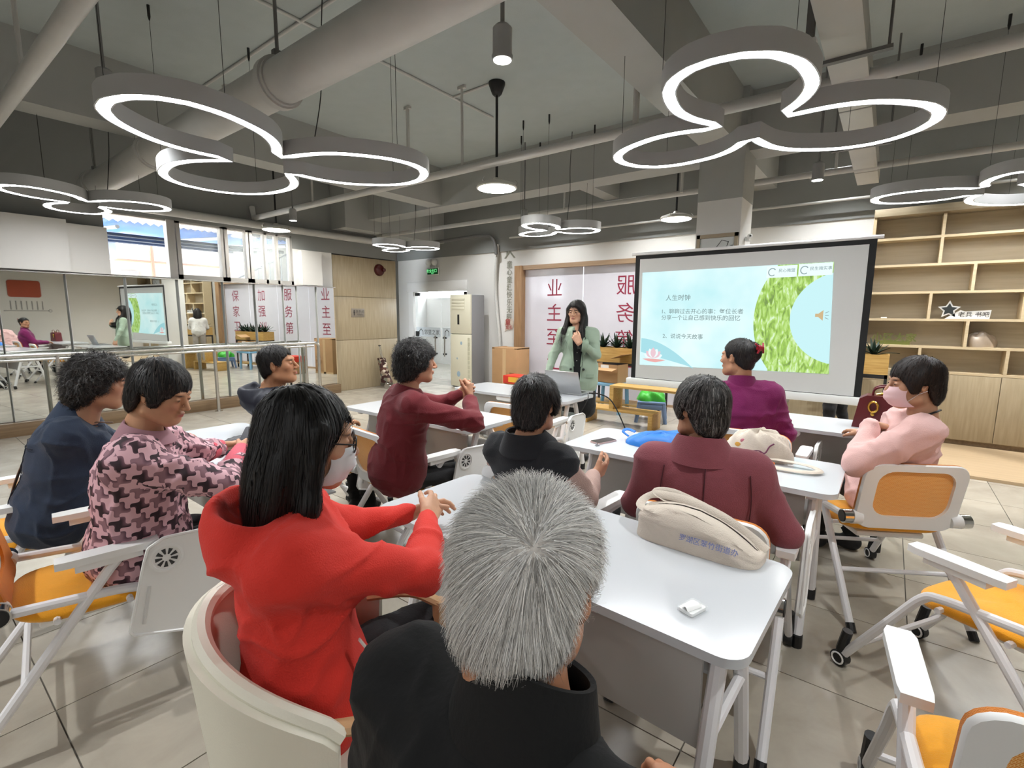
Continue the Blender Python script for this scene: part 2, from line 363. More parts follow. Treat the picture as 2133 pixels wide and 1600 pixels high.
MB().tube([Vector((.31, -.13+.2*cos(a), .22+.17*sin(a))) for a in np.linspace(0, 2*pi, 25)[:-1]], .012, 6, closed=True).tube([Vector((.31, -.13+.12*cos(a), .22+.1*sin(a))) for a in np.linspace(0, 2*pi, 25)[:-1]], .01, 6, closed=True).build('fan_grille', pm('ac_grille', '#c9b9a8', .6), ac2)
aw = thing('awning', 'blue corrugated awning roof outside the high windows', 'awning', (-10.6, 3, 3.3))
n = 40
def awf(u, v): return (-1.7+3.0*v, -4+6.2*u, -.24-.2*v + .02*(1 if int(u*120) % 2 else -1))
MB().grid(awf, 121, 2).build('sheet', pm('blue_corrugated_sheet', '#4b78b8', .4), aw, 0)
for x in (-1.4, -.3, .8): MB().tube([(x, -4, -.42-.067*(x+1.7)), (x, 2.2, -.42-.067*(x+1.7))], .03, 6).build('purlin', pm('awning_steel', '#3c4452', .6), aw)
for y in (-3.4, -2.0, -.6, .8, 2.0): MB().tube([(-1.6, y, -.33), (1.3, y, -.53)], .03, 6).build('rafter', pm('awning_rafter', '#c9ced6', .6), aw)
st = thing('outdoor_stair', 'outdoor stair railing beyond the rightmost high window', 'railing', (-11.0, 5.2, 2.2))
sr = MB().tube([(0, -.6, -.1), (0, 1.4, 1.0)], .02, 6).tube([(0, -.6, -.7), (0, 1.4, .4)], .02, 6); sr.build('rail', pm('stair_rail_grey', '#8f979c', .6), st)
for k in range(16):
    y = -.6+k*.13; MB().tube([(0, y, -.7+(y+.6)*.55), (0, y, -.1+(y+.6)*.55)], .008, 5).build('baluster', MATS['stair_rail_grey'], st)
# ---------------- objects on the partition
bell = thing('alarm_bell', 'dark red round fire alarm bell high on the oak partition', 'alarm bell', (XW, 6.45, 2.39))
Mx = Matrix.Rotation(RAD(90), 4, 'Y')
MB().lathe([(.12, 0), (.12, .02), (.10, .055), (.05, .075), (.0, .08)], seg=28, M=Mx).build('dome', pm('dark_red_enamel', '#4a1210', .3), bell)
MB().lathe([(.035, .06), (.035, .12), (.02, .13)], (0.0, .0, 0), 16, M=Matrix.Translation((0, .05, 0)) @ Mx).build('boss', MATS['dark_red_enamel'], bell)
sg = thing('restroom_sign', 'grey metal restroom sign with pictogram on oak partition', 'sign', (XW, 5.91, 1.52))
MB().b2((0, -.15, -.085), (.008, .15, .085), .003).build('plate', pm('brushed_sign_metal', '#93897c', .4, .4), sg)
DK = pm('dark_lettering', '#2e2b29', .6)
text_on(sg, 'lettering', '洗手间', .07, DK, face_x(.0095, .04, .025)); text_on(sg, 'lettering', 'TOILETS', .035, DK, face_x(.0095, .04, -.035))
MB().ell((.0095, -.09, .045), (.001, .012, .012), 10, 6).b2((.009, -.104, -.01), (.0105, -.076, .03)).b2((.009, -.1, -.05), (.0105, -.092, -.01)).b2((.009, -.088, -.05), (.0105, -.08, -.01)).build('pictogram', DK, sg)
tr = thing('shopping_trolley', 'brown and cream patterned shopping trolley bag against oak partition', 'trolley', (-8.13, 6.36, 0), -25)
def trolley_mat():
    m = pm('patchwork_canvas', '#8a7566', .85, bump=(60, .2)); nt = m.node_tree; b = nt.nodes['Principled BSDF']
    tc = nt.nodes.new('ShaderNodeTexCoord'); v = nt.nodes.new('ShaderNodeTexVoronoi'); v.inputs['Scale'].default_value = 16; nt.links.new(tc.outputs['Object'], v.inputs['Vector'])
    s = nt.nodes.new('ShaderNodeSeparateColor'); nt.links.new(v.outputs['Color'], s.inputs[0]); r = nt.nodes.new('ShaderNodeValToRGB'); r.color_ramp.interpolation = 'CONSTANT'
    e = r.color_ramp.elements; e[0].color = lin('#3c1f1c'); e[1].position = .3; e[1].color = lin('#9b8a78')
    for p, c in ((.5, '#d8cbb8'), (.68, '#5d3a30'), (.84, '#77776a')): q = e.new(p); q.color = lin(c)
    nt.links.new(s.outputs[0], r.inputs[0]); nt.links.new(r.outputs[0], b.inputs['Base Color']); return m
def trf(u, v):
    a = 2*pi*u; w = .16*(1-.55*v)+.012*sin(5*a+7*v); d = .11*(1-.35*v)+.01*cos(4*a-5*v)
    return (w*cos(a)*(1 if v > .02 else .9)+.0, d*sin(a)-.10*v, .11+.5*v)
MB().grid(trf, 28, 12, wrapu=True).build('bag', trolley_mat(), tr)
MB().tube([(-.09, .0, .1), (-.09, -.12, .86), (.03, -.12, .86), (.03, -.0, .1)], .012, 8).build('frame', STEEL, tr)
MB().tube([(-.085, -.12, .86), (.025, -.12, .86)], .017, 8).build('handle', BLACK, tr)
for x in (-.17, .17):
    for y in (-.05, .12): MB().cyl((x-.012, y, .05), (x+.012, y, .05), .048, seg=16).build('wheel', pm('grey_wheel', '#7d7568', .6), tr)
MB().tube([(-.17, -.05, .05), (.17, -.05, .05), (.17, .12, .05), (-.17, .12, .05)], .008, 6, closed=True).build('axle_frame', STEEL, tr)
# ---------------- back wall: exit sign, door, lettering
ex = thing('exit_sign', 'green illuminated exit sign with twin emergency lamps above glass door', 'sign', (-8.3, YB-.02, 2.46))
MB().b2((-.19, -.03, -.08), (.19, 0, .08), .004).build('case', pm('exit_case', '#e4e4de', .5), ex)
MB().b2((-.17, -.033, -.065), (.17, -.03, .065)).build('panel', pm('exit_green', '#12331b', .4, emit=('#0d3a1a', .3)), ex, 0)
text_on(ex, 'lettering', '安全出口', .085, emat('exit_letter', '#6fe08a', .9), face_y(-.03, -.0345, .015)); text_on(ex, 'lettering', 'EXIT', .04, MATS['exit_letter'], face_y(-.0, -.0345, -.045))
for x in (-.1, .09): MB().ell((x, -.06, .2), (.075, .07, .075), 16, 10).cyl((x, -.03, .13), (x, -.03, .09), .015).build('emergency_lamp', pm('lamp_white', '#d9d8d4', .35), ex)
dr = struct(MB().b2((-9.2, YB-.04, 2.02), (-7.28, YB, 2.24), .01).b2((-9.16, YB-.03, 0), (-9.0, YB+.0, 2.02)).build('door_1', pm('door_frame_white', '#e6e5e2', .5), None), 'white framed double glass door')
DG = pm('door_glass', '#e9f4f4', .02, 0, alpha=.14)
FRO = pm('frosted_band', '#dfe6ea', .5, alpha=.75)
for i, (x0, x1) in enumerate(((-9.0, -8.14), (-8.12, -7.3))):
    l = MB().b2((x0, YB+.04, .03), (x1, YB+.052, 2.0)).build('glass_leaf', DG, dr, 0)
    MB().b2((x0+.02, YB+.036, .98), (x1-.02, YB+.04, 1.2)).build('frosted_band', FRO, dr, 0)
    text_on(dr, 'lettering', '邻里之家', .13, DK, face_y((x0+x1)/2+.12, YB+.034, 1.09))
    MB().prism([(-.07, -.06), (-.07, .03), (0, .09), (.07, .03), (.07, -.06), (.055, -.06), (.055, .02), (0, .07), (-.055, .02), (-.055, -.06)], 0, .001, face_y((x0+x1)/2-.24, YB+.034, 1.08)).build('house_logo', DK, dr, 0)
    MB().b2((x0+.0 if i == 0 else x1-.12, YB+.03, 1.93), (x0+.16 if i == 0 else x1, YB+.062, 2.0)).build('clamp', BLACK, dr, 0)
MB().b2((-9.0, YB+.03, .98), (-8.88, YB+.036, 1.1)).build('lock_patch', BLACK, dr, 0)
for x in (-8.28, -7.98):
    MB().tube([(x, YB-.02, .55), (x, YB-.02, 1.02)], .016, 8).build('pull_handle', STEEL, dr)
    for z in (.6, .97): MB().cyl((x-.05, YB-.02, z), (x+.0, YB+.05, z), .02, seg=8).build('standoff', BLACK, dr)
# corridor signage
cs = thing('corridor_notice_board', 'corridor notice wall with red bands and posters behind glass door', 'notice board', (-8.0, 10.58, 0))
RED = pm('dark_red_band', '#8f1c30', .5)
MB().b2((-.9, -.02, 1.42), (2.2, 0, 1.95)).build('header', pm('grey_blue_header', '#c2cdd6', .5), cs, 0)
text_on(cs, 'lettering', '邻里之家', .36, DK, face_y(.95, -.022, 1.66), bold=.01)
MB().prism([(-.16, -.16), (-.16, .08), (0, .22), (.16, .08), (.16, -.16), (.13, -.16), (.13, .07), (0, .18), (-.13, .07), (-.13, -.16)], 0, .002, face_y(-.0, -.022, 1.66)).build('house_logo', DK, cs, 0)
for p, q in (((-.95, -.025, 1.3), (2.2, 0, 1.42)), ((-1.0, -.03, 0.1), (-.78, 0, 1.42)), ((-.6, -.03, -.62+.7), (2.2, 0, .18))): MB().b2(p, q).build('red_band', RED, cs, 0)
for (x, z, w, h) in ((-.15, 1.0, .55, .5), (-.2, .45, .5, .4), (.5, .95, .5, .55)):
    po = MB().b2((x-w/2, -.028, z-h/2), (x+w/2, -.02, z+h/2)).build('poster', pm('poster_paper', '#efe3d8', .6), cs, 0)
    MB().b2((x-w/2, -.03, z+h*.25), (x+w/2, -.0285, z+h/2)).build('poster_header', pm('poster_orange', '#d9722a', .6), cs, 0)
    for k in range(3): MB().b2((x-w*.38, -.03, z-h*.35+k*h*.18), (x+w*.3, -.0285, z-h*.35+k*h*.18+.03)).build('poster_line', pm('poster_red', '#c33a35', .6), cs, 0)
vs = thing('vertical_wall_lettering', 'vertical grey Chinese lettering with house icon beside wooden frame', 'sign', (-6.13, YB, 0))
GLT = pm('grey_green_lettering', '#8b8a7d', .55)
for k, ch in enumerate('童心童趣'): text_on(vs, 'character', ch, .145, GLT, face_y(0, -.012, 2.50-k*.15), bold=.015)
for k, ch in enumerate('快乐无限'): text_on(vs, 'character', ch, .145, GLT, face_y(0, -.012, 1.9-k*.15), bold=.015)
MB().prism([(-.14, -.05), (-.1, -.05), (0, .06), (.1, -.05), (.14, -.05), (0, .1), (-.05, .05), (-.05, .08), (-.08, .08), (-.08, .01)], 0, .012, face_y(.0, 0, 2.67)).build('house_icon', GLT, vs, 0)
MB().ell((0, -.008, 1.32), (.12, .006, .13), 28, 8).prism([(-.09, -.08), (-.12, -.16), (-.03, -.12)], 0, .01, face_y(0, 0, 1.32)).build('speech_bubble', pm('bubble_beige', '#cfc0b2', .6), vs)
RL = pm('brick_red_lettering', '#a0403c', .6)
text_on(vs, 'lettering', '童', .14, RL, face_y(-.03, -.017, 1.36), bold=.015); text_on(vs, 'lettering', '成长', .09, RL, face_y(.0, -.017, 1.25), bold=.012)
# lettered glass wall
gw = thing('lettered_glass_wall', 'frosted glass wall with mirrored red characters in wooden frame', 'glass wall', (-3.25, YB, 0))
FRW = woodmat('walnut_frame', '#a98663', '#8d6b49', 'Z', 7); FRH = woodmat('walnut_frame_h', '#a98f75', '#94795e', 'X', 7)
MB().b2((-2.69, -.1, 0), (-2.52, .1, 2.45)).build('frame_post', FRW, gw, 0); MB().b2((2.5, -.1, 0), (2.69, .1, 2.45)).build('frame_post', FRW, gw, 0)
MB().b2((-2.52, -.06, 2.37), (2.5, .1, 2.45)).build('frame_head', FRH, gw, 0)
FG = pm('frosted_film_glass', '#d4d2da', .12, 0, var=(2.5, .06), spec=.5)
xs = [-2.52, -1.22, .02, 1.26, 2.5]
for a, b in zip(xs[:-1], xs[1:]): MB().b2((a+.004, .03, .03), (b-.004, .045, 2.37)).build('glass_panel', FG, gw, 0)
MB().b2((-2.52, .0, 0), (2.5, .06, .04)).build('sill', FRH, gw, 0)
CR = pm('crimson_lettering', '#8e2740', .5)
for x, s in ((-1.83, '业主至上'), (-.39, '服务第一'), (.75, '加强训练'), (1.95, '保家卫国')):
    for k, ch in enumerate(s): text_on(gw, 'character', ch, .36, CR, face_y(x, .027, 2.02-k*.465), mirror=True)
# flexible pipe by the frame and grey conduit elbow
fx = thing('corrugated_conduit', 'grey corrugated air conditioner hose running down the white back wall', 'hose', (-6.4, 7.85, 0))
MB().tube([Vector((.06*sin(z*2.2), 0, z)) for z in np.linspace(.2, 2.9, 90)], [.028+.006*(k % 2) for k in range(90)], 8).build('hose', pm('hose_grey', '#c9c8c4', .6), fx)
cp = thing('conduit_elbow', 'dark grey pipe with rounded elbow high on back wall', 'pipe', (-6.4, 7.8, 0))
MB().tube(bez([(-2.4, -.4, 2.98), (-1, -.15, 3.06), (-.35, 0, 3.1), (-.1, 0, 3.02), (-.02, 0, 2.86), (0, 0, 2.7)], 6), .035, 10).build('pipe', pm('dark_pipe', '#6b6a69', .5), cp)
# tower air conditioner
at = thing('tower_air_conditioner', 'cream floor-standing tower air conditioner beside the glass door', 'air conditioner', (-6.93, 7.52, 0))
CREAM = pm('ac_cream', '#e0dcc6', .4, var=(3, .04))
MB().b2((-.3, -.17, 0), (.27, .22, 1.9), .02).build('body', pm('ac_grey', '#8d8d90', .5), at)
MB().b2((-.31, -.2, .02), (.26, -.15, 1.1), .012).build('front_panel', CREAM, at); MB().b2((-.31, -.2, 1.11), (.26, -.15, 1.9), .012).build('front_panel', CREAM, at)
for k in range(4): MB().b2((-.26, -.208, 1.6+k*.062), (.1, -.198, 1.652+k*.062), .006).build('vent_slat', CREAM, at)
MB().b2((-.1, -.204, 1.3), (-.05, -.198, 1.5)).build('display', BLACK, at, 0)
for k in range(10): MB().b2((.18, -.205, .12+k*.093), (.24, -.197, .2+k*.093)).build('side_grille', pm('ac_grille_cream', '#c9c6ae', .5), at, 0)
sm = pm('blue_stain', '#9db4c4', .6)
for x, z, r in ((.0, .92, .03), (-.12, .6, .018), (-.08, .28, .05)): MB().ell((x, -.2, z), (r, .002, r*1.2), 12, 6).build('scuff_mark', sm, at)
# ================================================================ CEILING FITTINGS
LAMPM = pm('lamp_grey_shell', '#b4b5b6', .5)
def petal(delta):
    T = [0, 8, 16, 24, 32, 40, 48, 55, 60]; V = [1, .985, .93, .83, .70, .58, .44, .31, .24]
    return float(np.interp(abs(delta), T, V))
def ring_lamp(cx, cy, z, R, angs, sizes, label, rz=0):
    """three-petal outline lamp: grey channel with glowing diffuser underneath"""
    t = thing('ring_pendant_lamp', label, 'pendant lamp', (cx, cy, z), rz, 'three-petal LED ring lamps')
    angs = list(angs); mids = []
    order = sorted(range(3), key=lambda i: angs[i]); A = [angs[i] for i in order]; S = [sizes[i] for i in order]
    pts = []
    for k in range(3):
        a0, a1 = A[k], A[(k+1) % 3]+(360 if k == 2 else 0); prev = A[k-1]-(360 if k == 0 else 0)
        lo, hi = (prev+a0)/2, (a0+a1)/2
        for q in range(40):
            th = lo+(hi-lo)*q/40; d = th-a0; d = d*60/((a0-lo) if d < 0 else (hi-a0))
            pts.append((th, R*max(S[k]*petal(d), .235)))
    outer = np.array([(r*cos(RAD(a)), r*sin(RAD(a))) for a, r in pts])
    n = len(outer); tg = np.roll(outer, -1, 0)-np.roll(outer, 1, 0); tg /= np.linalg.norm(tg, axis=1, keepdims=True)
    nr = np.c_[tg[:, 1], -tg[:, 0]]                       # outward
    wd = .078
    inner = outer-nr*wd
    g0 = outer-nr*.008; g1 = outer-nr*(wd-.008)
    def strip(rows, name, mat):
        vs = []; fs = []
        for loop, zz in rows: vs += [(x, y, zz) for x, y in loop]
        m = len(rows)
        for a in range(m-1):
            for k in range(n): fs.append((a*n+k, a*n+(k+1) % n, (a+1)*n+(k+1) % n, (a+1)*n+k))
        return MB().add(vs, fs).build(name, mat, t, 60)
    strip([(g0, 0), (outer, 0), (outer, .1), (inner, .1), (inner, 0), (g1, 0), (g1, .006), (g0, .006), (g0, 0)], 'channel', LAMPM)
    strip([(g0, .004), (g1, .004)], 'diffuser', GLOW)
    for a, s in zip(A, S):
        for da in (-20, 22):
            th = RAD(a+da); r = R*s*petal(da)-.04
            MB().cyl((r*cos(th), r*sin(th), .1), (r*cos(th), r*sin(th), ZS-z), .0018, seg=4).lathe([(.004, -.11), (.011, -.08), (.011, 0)], (r*cos(th), r*sin(th), ZS-z), 8).build('hanging_wire', BLACK_METAL, t)
    MB().tube(bez([(R*.2, R*.2, .13), (R*.23, R*.25, .5), (R*.2, R*.28, .8), (R*.22, R*.3, ZS-z)], 4), .004, 5).build('power_cable', BLACK_METAL, t)
    return t
ring_lamp(-3.79, 1.92, 2.60, 1.2, (-60, 178, 50), (.98, 1.05, 1.0), 'large glowing three-petal ring lamp above the women at left')
ring_lamp(-.80, 3.49, 2.67, 1.1, (-88, 167, 38), (.93, .92, 1.0), 'large glowing three-petal ring lamp in front of the column')
ring_lamp(-6.78, 1.5, 2.62, .78, (-60, 178, 50), (1, .95, 1.0), 'three-petal ring lamp near the open window, left edge')
ring_lamp(-6.75, 5.72, 2.62, .62, (-88, 167, 38), (1, 1, 1), 'small three-petal ring lamp by the oak partition')
ring_lamp(-3.62, 5.6, 2.60, .62, (-88, 167, 38), (1, 1, 1), 'small three-petal ring lamp above the presenter')
ring_lamp(.62, 6.2, 2.63, .9, (190, -80, 55), (1, .72, 1.25), 'three-petal ring lamp in front of the tall bookcase')
ring_lamp(-3.2, -2.2, 2.62, 1.1, (-60, 178, 50), (1, 1, 1), 'added unseen three-petal ring lamp behind the camera at left')  # this lamp and the next are added out of view to light the whole room
ring_lamp(1.2, -1.9, 2.62, 1.1, (-88, 167, 38), (1, 1, 1), 'added unseen three-petal ring lamp behind the camera at right')
def disc_pendant(x, y, z, label):
    t = thing('disc_pendant_lamp', label, 'pendant lamp', (x, y, z), 0, 'black rod disc pendants')
    MB().lathe([(.085, ZS-z), (.085, ZS-z-.02), (.05, ZS-z-.11), (.03, ZS-z-.13)], seg=24).build('canopy', BLACK, t)
    MB().cyl((0, 0, .1), (0, 0, ZS-z-.12), .014, seg=10).build('rod', BLACK, t)
    MB().lathe([(.03, .12), (.05, .085), (.13, .075), (.2, .05), (.215, .02), (.205, .01), (.19, .012)], seg=32).build('shade', pm('lamp_shade_silver', '#cfccc4', .3, .3), t)
    MB().lathe([(.0, -.004), (.14, 0.0), (.2, .012)], seg=32).build('diffuser', GLOW_P, t)
    for k in range(3):
        a = 2.1*k+.5; MB().tube([(.19*cos(a), .19*sin(a), .02), (.225*cos(a), .225*sin(a), .06), (.2*cos(a), .2*sin(a), .09)], .004, 5).build('clip', CHROME, t)
disc_pendant(-3.41, 4.16, 2.8, 'disc pendant lamp on black rod in the middle of the ceiling')
disc_pendant(-7.9, 4.1, 2.8, 'disc pendant lamp on black rod before the high windows')
disc_pendant(-2.46, 6.88, 2.8, 'disc pendant lamp on black rod left of the column')
def downlight(x, y, z, label, e=60):
    t = thing('cylinder_downlight', label, 'ceiling light', (x, y, z), 0, 'grey cylinder downlights on rods')
    MB().lathe([(.045, .0), (.052, 0), (.055, .02), (.05, .03), (.05, .15), (.035, .165), (.01, .17)], seg=24).build('housing', pm('downlight_grey', '#9a9b9a', .45), t)
    MB().cyl((0, 0, .165), (0, 0, ZS-z), .011, seg=8).build('rod', pm('rod_grey', '#7a7a79', .5), t)
    MB().lathe([(0, -.003), (.045, -.001)], seg=24).build('diffuser', emat('downlight_glow', '#fffdf5', 30), t)
    l = bpy.data.lights.new('downlight_beam', 'SPOT'); l.energy = e; l.spot_size = RAD(110); l.spot_blend = .6; l.shadow_soft_size = .03; l.color = (.97, .99, 1)
    lo = bpy.data.objects.new('downlight_beam', l); COL.objects.link(lo); lo.parent = t; lo.location = (0, 0, -.01)
LP = 70
for x, y, z, lb in ((-1.71, 2.13, 2.8, 'grey cylinder downlight hanging at the top centre'), (-6.84, 3.8, 2.8, 'small cylinder downlight near the rightmost window'),
                    (-4.21, 5.75, 2.8, 'small cylinder downlight above the presenter'), (-.68, 5.69, 2.8, 'small cylinder downlight right of the column'),
                    (-4.6, 1.2, 3.05, 'cylinder downlight above the left lamp'), (.9, 1.4, 2.9, 'cylinder downlight above the empty chairs at right'), (-2.7, -.6, 2.9, 'added unseen cylinder downlight behind the camera at left'), (1.0, 4.2, 2.9, 'cylinder downlight above the woman in the mask')):  # the downlight behind the camera is an unseen addition for fill light
    downlight(x, y, z, lb, 110 if y > 5 else LP)
for k, x in enumerate((-6.6, -4.9, -3.1, -.6, 1.3, 2.6)): downlight(x, 7.0, 3.66, 'added short cylinder downlight, unseen above the cross beam, near the ' + ['oak partition', 'carton', 'lettered glass', 'column', 'bookcase', 'right wall'][k], (70, 90, 85, 130, 140, 140)[k])  # unseen lamps added to brighten the back wall and bookcase
# ---------------- pipes and ducts
dt = thing('round_duct', 'thick grey round ventilation duct across the upper left ceiling', 'duct', (-4.0, 1.83, 3.02))
MB().cyl((-4.0, 0, 0), (5.5, 0, 0), .135, seg=28).build('pipe', PIPE, dt)
for x in (.62, -1.78, -3.7): MB().cyl((x-.03, 0, 0), (x+.03, 0, 0), .16, seg=28).cyl((x-.06, 0, 0), (x+.06, 0, 0), .147, seg=28).build('collar', PIPE, dt)
for x in (.62, -3.7): MB().cyl((x, 0, .15), (x, 0, .83), .012, seg=6).b2((x-.02, -.03, .14), (x+.02, .03, .2)).build('hanger', pm('hanger_grey', '#6c6b69', .5), dt)
def pipe(name, pts, r, label, drops=()):
    t = thing(name, label, 'pipe', pts[0]); o = Vector(pts[0])
    MB().tube([Vector(p)-o for p in pts], r, 12).build('pipe', PIPE, t)
    for d, rr in drops:
        d = Vector(d)-o; MB().cyl(d, (d.x, d.y, ZS-o.z), rr, seg=8).b2((d.x-.05, d.y-.015, ZS-o.z-.03), (d.x+.05, d.y+.015, ZS-o.z)).build('hanger', PIPE, t)
    return t
pipe('sprinkler_pipe', [(2.6, 4.05, 3.02), (-8.3, 3.95, 3.02), (-8.35, 3.95, 3.2)], .042, 'long grey sprinkler pipe in front of the cross beam', [((-1.82, 4.03, 3.02), .028), ((-4.6, 4.0, 3.02), .02), ((-3.75, 4.0, 3.02), .014), ((-6.6, 3.97, 3.02), .014)])
pipe('sprinkler_pipe', [(3.6, 6.4, 3.02), (-8.2, 6.3, 3.02), (-8.2, 6.3, 3.3)], .035, 'long grey sprinkler pipe behind the cross beam', [((-3.9, 6.3, 3.02), .014), ((-2.2, 6.3, 3.02), .02), ((-.6, 6.35, 3.02), .014)])
pipe('sprinkler_pipe', [(1.5, .83, 3.02), (-8.3, .76, 3.02)], .05, 'grey sprinkler pipe crossing the top left corner', [((-4.6, .77, 3.02), .014), ((-2.6, .8, 3.02), .014)])
pipe('wall_pipe', [(XW+.12, 2.2, 2.92), (XW+.12, 5.4, 2.92), (XW+.12, 6.7, 2.92)], .06, 'thick grey pipe running above the high windows')
pipe('thin_pipe', [(3.6, 7.7, 2.98), (-6.0, 7.72, 2.98)], .018, 'thin dark pipe along the top of the back wall')
pipe('conduit', [(-7.2, 2.38, ZS-.01), (1.0, 2.38, ZS-.01)], .014, 'thin ceiling conduit crossing beside the duct')
pipe('conduit', [(-4.0, -1, ZS-.01), (-4.0, 4.8, ZS-.01)], .014, 'thin ceiling conduit running away from the camera')
pipe('conduit', [(-4.0, 4.12, ZS-.01), (-3.4, 4.12, ZS-.01)], .012, 'short ceiling conduit branching to the disc pendant')
rd = thing('rectangular_duct', 'white boxed rectangular duct running along the ceiling at upper right', 'duct', (-.345, 2, 3.0))
WD = pm('duct_white', '#b9b8b2', .5, var=(5, .06))
yy = [-.2, 1.62, 2.55, 3.5, 4.5, 5.1]
for a, b in zip(yy[:-1], yy[1:]): MB().b2((-.1, a+.012, 0), (.1, b-.012, .16), .004).build('duct_section', WD, rd)
for y in (1.62, 3.5): MB().b2((-.22, y-.02, -.02), (.22, y+.02, .0)).cyl((-.2, y, 0), (-.2, y, ZS-3), .008, seg=6).cyl((.2, y, 0), (.2, y, ZS-3), .008, seg=6).build('bracket', pm('bracket_grey', '#6d6c6a', .6), rd)
ct = thing('ceiling_switch_box', 'small white box on a flat hanging strip by the right lamp', 'junction box', (-.49, 3.3, 3.0))
MB().b2((-.02, -.02, 0), (.02, .02, .85)).build('strip', MATS['bracket_grey'], ct, 0); MB().b2((-.035, -.03, -.06), (.035, .03, .0), .004).build('box', WHITE_PLASTIC, ct)
sd = thing('smoke_detector', 'round white smoke detector on the ceiling above the duct', 'smoke detector', (-5.73, 2.57, ZS))
MB().lathe([(.0, -.075), (.035, -.07), (.045, -.045), (.075, -.035), (.08, 0)], seg=24).build('body', pm('detector_white', '#c9c9c4', .5), sd)
MB().lathe([(.0, -.078), (.015, -.078), (.015, -.07)], seg=10).build('sensor', BLACK, sd)
sp = thing('speaker_box', 'small grey square box on the ceiling above the left lamp', 'junction box', (-6.55, 1.45, ZS))
MB().b2((-.08, -.08, -.13), (.08, .08, 0), .01).cyl((0, 0, -.35), (0, 0, -.1), .012, seg=6).build('body', pm('box_grey', '#7c7b79', .6), sp)

# ================================================================ FURNITURE
TOPM = pm('white_laminate', '#cdd0d3', .16, var=(3, .015), coat=.2)
EDGE = pm('table_edge_white', '#d9d8d6', .4)
GREYP = pm('pale_grey_panel', '#b9b7b3', .5)
def make_table():
    t = thing('training_table', 'x', 'table', group='white training tables')
    L, Wd = 1.36, .56
    MB().prism(rrect(L, Wd, .06, 6), .726, .75).build('tabletop', TOPM, t, 40)
    for s in (-1, 1):
        x = s*(L/2-.1)
        for e in (-1, 1):
            MB().tube(bez([(x, e*.06, .70), (x, e*.09, .62), (x, e*.17, .35), (x, e*.245, .06)], 4), .022, 10).build('leg', WHITE_METAL, t)
            MB().cyl((x, e*.245, .0), (x, e*.252, .065), .024, seg=10).build('foot', BLACK, t)
        MB().b2((x-.02, -.2, .69), (x+.02, .2, .726)).build('top_bracket', WHITE_METAL, t, 0)
        MB().tube([(x, -.14, .42), (x, .14, .42)], .016, 8).build('stretcher', WHITE_METAL, t)
    MB().b2((-L/2+.12, -.09, .55), (L/2-.12, .2, .562), .004).build('tray', pm('tray_grey', '#c4c6c6', .35), t)
    MB().b2((-L/2+.13, -.135, .36), (L/2-.13, -.12, .72)).build('modesty_panel', GREYP, t, 0)
    MB().tube([(-L/2+.1, .05, .66), (L/2-.1, .05, .66)], .018, 8).build('crossbar', WHITE_METAL, t)
    MB().prism(rrect(.2, .05, .024, 4), -.012, .012, Matrix.Translation((0, -.26, .71)) @ Matrix.Rotation(RAD(90), 4, 'X')).build('release_handle', WHITE_PLASTIC, t)
    return t
T0 = make_table()
TBL = [(-.85, 1.375, -2.5, 'white training table in front of the grey-haired man, tote bag on it'), (-.79, 2.68, 0, 'white training table with blue bag and phone on it'),
       (-.52, 4.05, 0, 'white training table behind the woman in purple, red handbag on it'), (-2.8, 2.56, 0, 'white training table in front of woman in dark red jacket'),
       (-2.86, 3.88, 0, 'white training table with the laptop at its right end'), (-2.83, 1.22, 0, 'white training table where the woman in patterned shirt sits')]
TABLES = []
for i, (x, y, r, lb) in enumerate(TBL):
    if i == 0: T0.location = (x, y, 0); T0.rotation_euler = (0, 0, RAD(r)); T0['label'] = lb; TABLES.append(T0)
    else: TABLES.append(dup(T0, (x, y, 0), r, lb, skip=()))
YEL = pm('yellow_seat_fabric', '#f7ab16', .85, var=(40, .08), bump=(350, .35), sheen=.3)
ORG = pm('orange_mesh_fabric', '#e6861b', .75, var=(30, .1), bump=(420, .5), sheen=.2)
def meshmat():
    m = pm('orange_mesh_back', '#e8901f', .7, sheen=.2); nt = m.node_tree; b = nt.nodes['Principled BSDF']
    tc = nt.nodes.new('ShaderNodeTexCoord'); br = nt.nodes.new('ShaderNodeTexBrick'); mp = nt.nodes.new('ShaderNodeMapping')
    sp = nt.nodes.new('ShaderNodeSeparateXYZ'); cb = nt.nodes.new('ShaderNodeCombineXYZ')
    nt.links.new(tc.outputs['Object'], sp.inputs[0]); nt.links.new(sp.outputs[0], cb.inputs[0]); nt.links.new(sp.outputs[2], cb.inputs[1])
    br.inputs['Scale'].default_value = 1; br.inputs['Brick Width'].default_value = .008; br.inputs['Row Height'].default_value = .004; br.inputs['Mortar Size'].default_value = .0009; br.inputs['Mortar Smooth'].default_value = .3
    br.inputs['Color1'].default_value = lin('#e8901f'); br.inputs['Color2'].default_value = lin('#df8318'); br.inputs['Mortar'].default_value = lin('#f6c680')
    nt.links.new(cb.outputs[0], br.inputs['Vector']); nt.links.new(br.outputs['Color'], b.inputs['Base Color']); 
    return m
MESHB = meshmat()
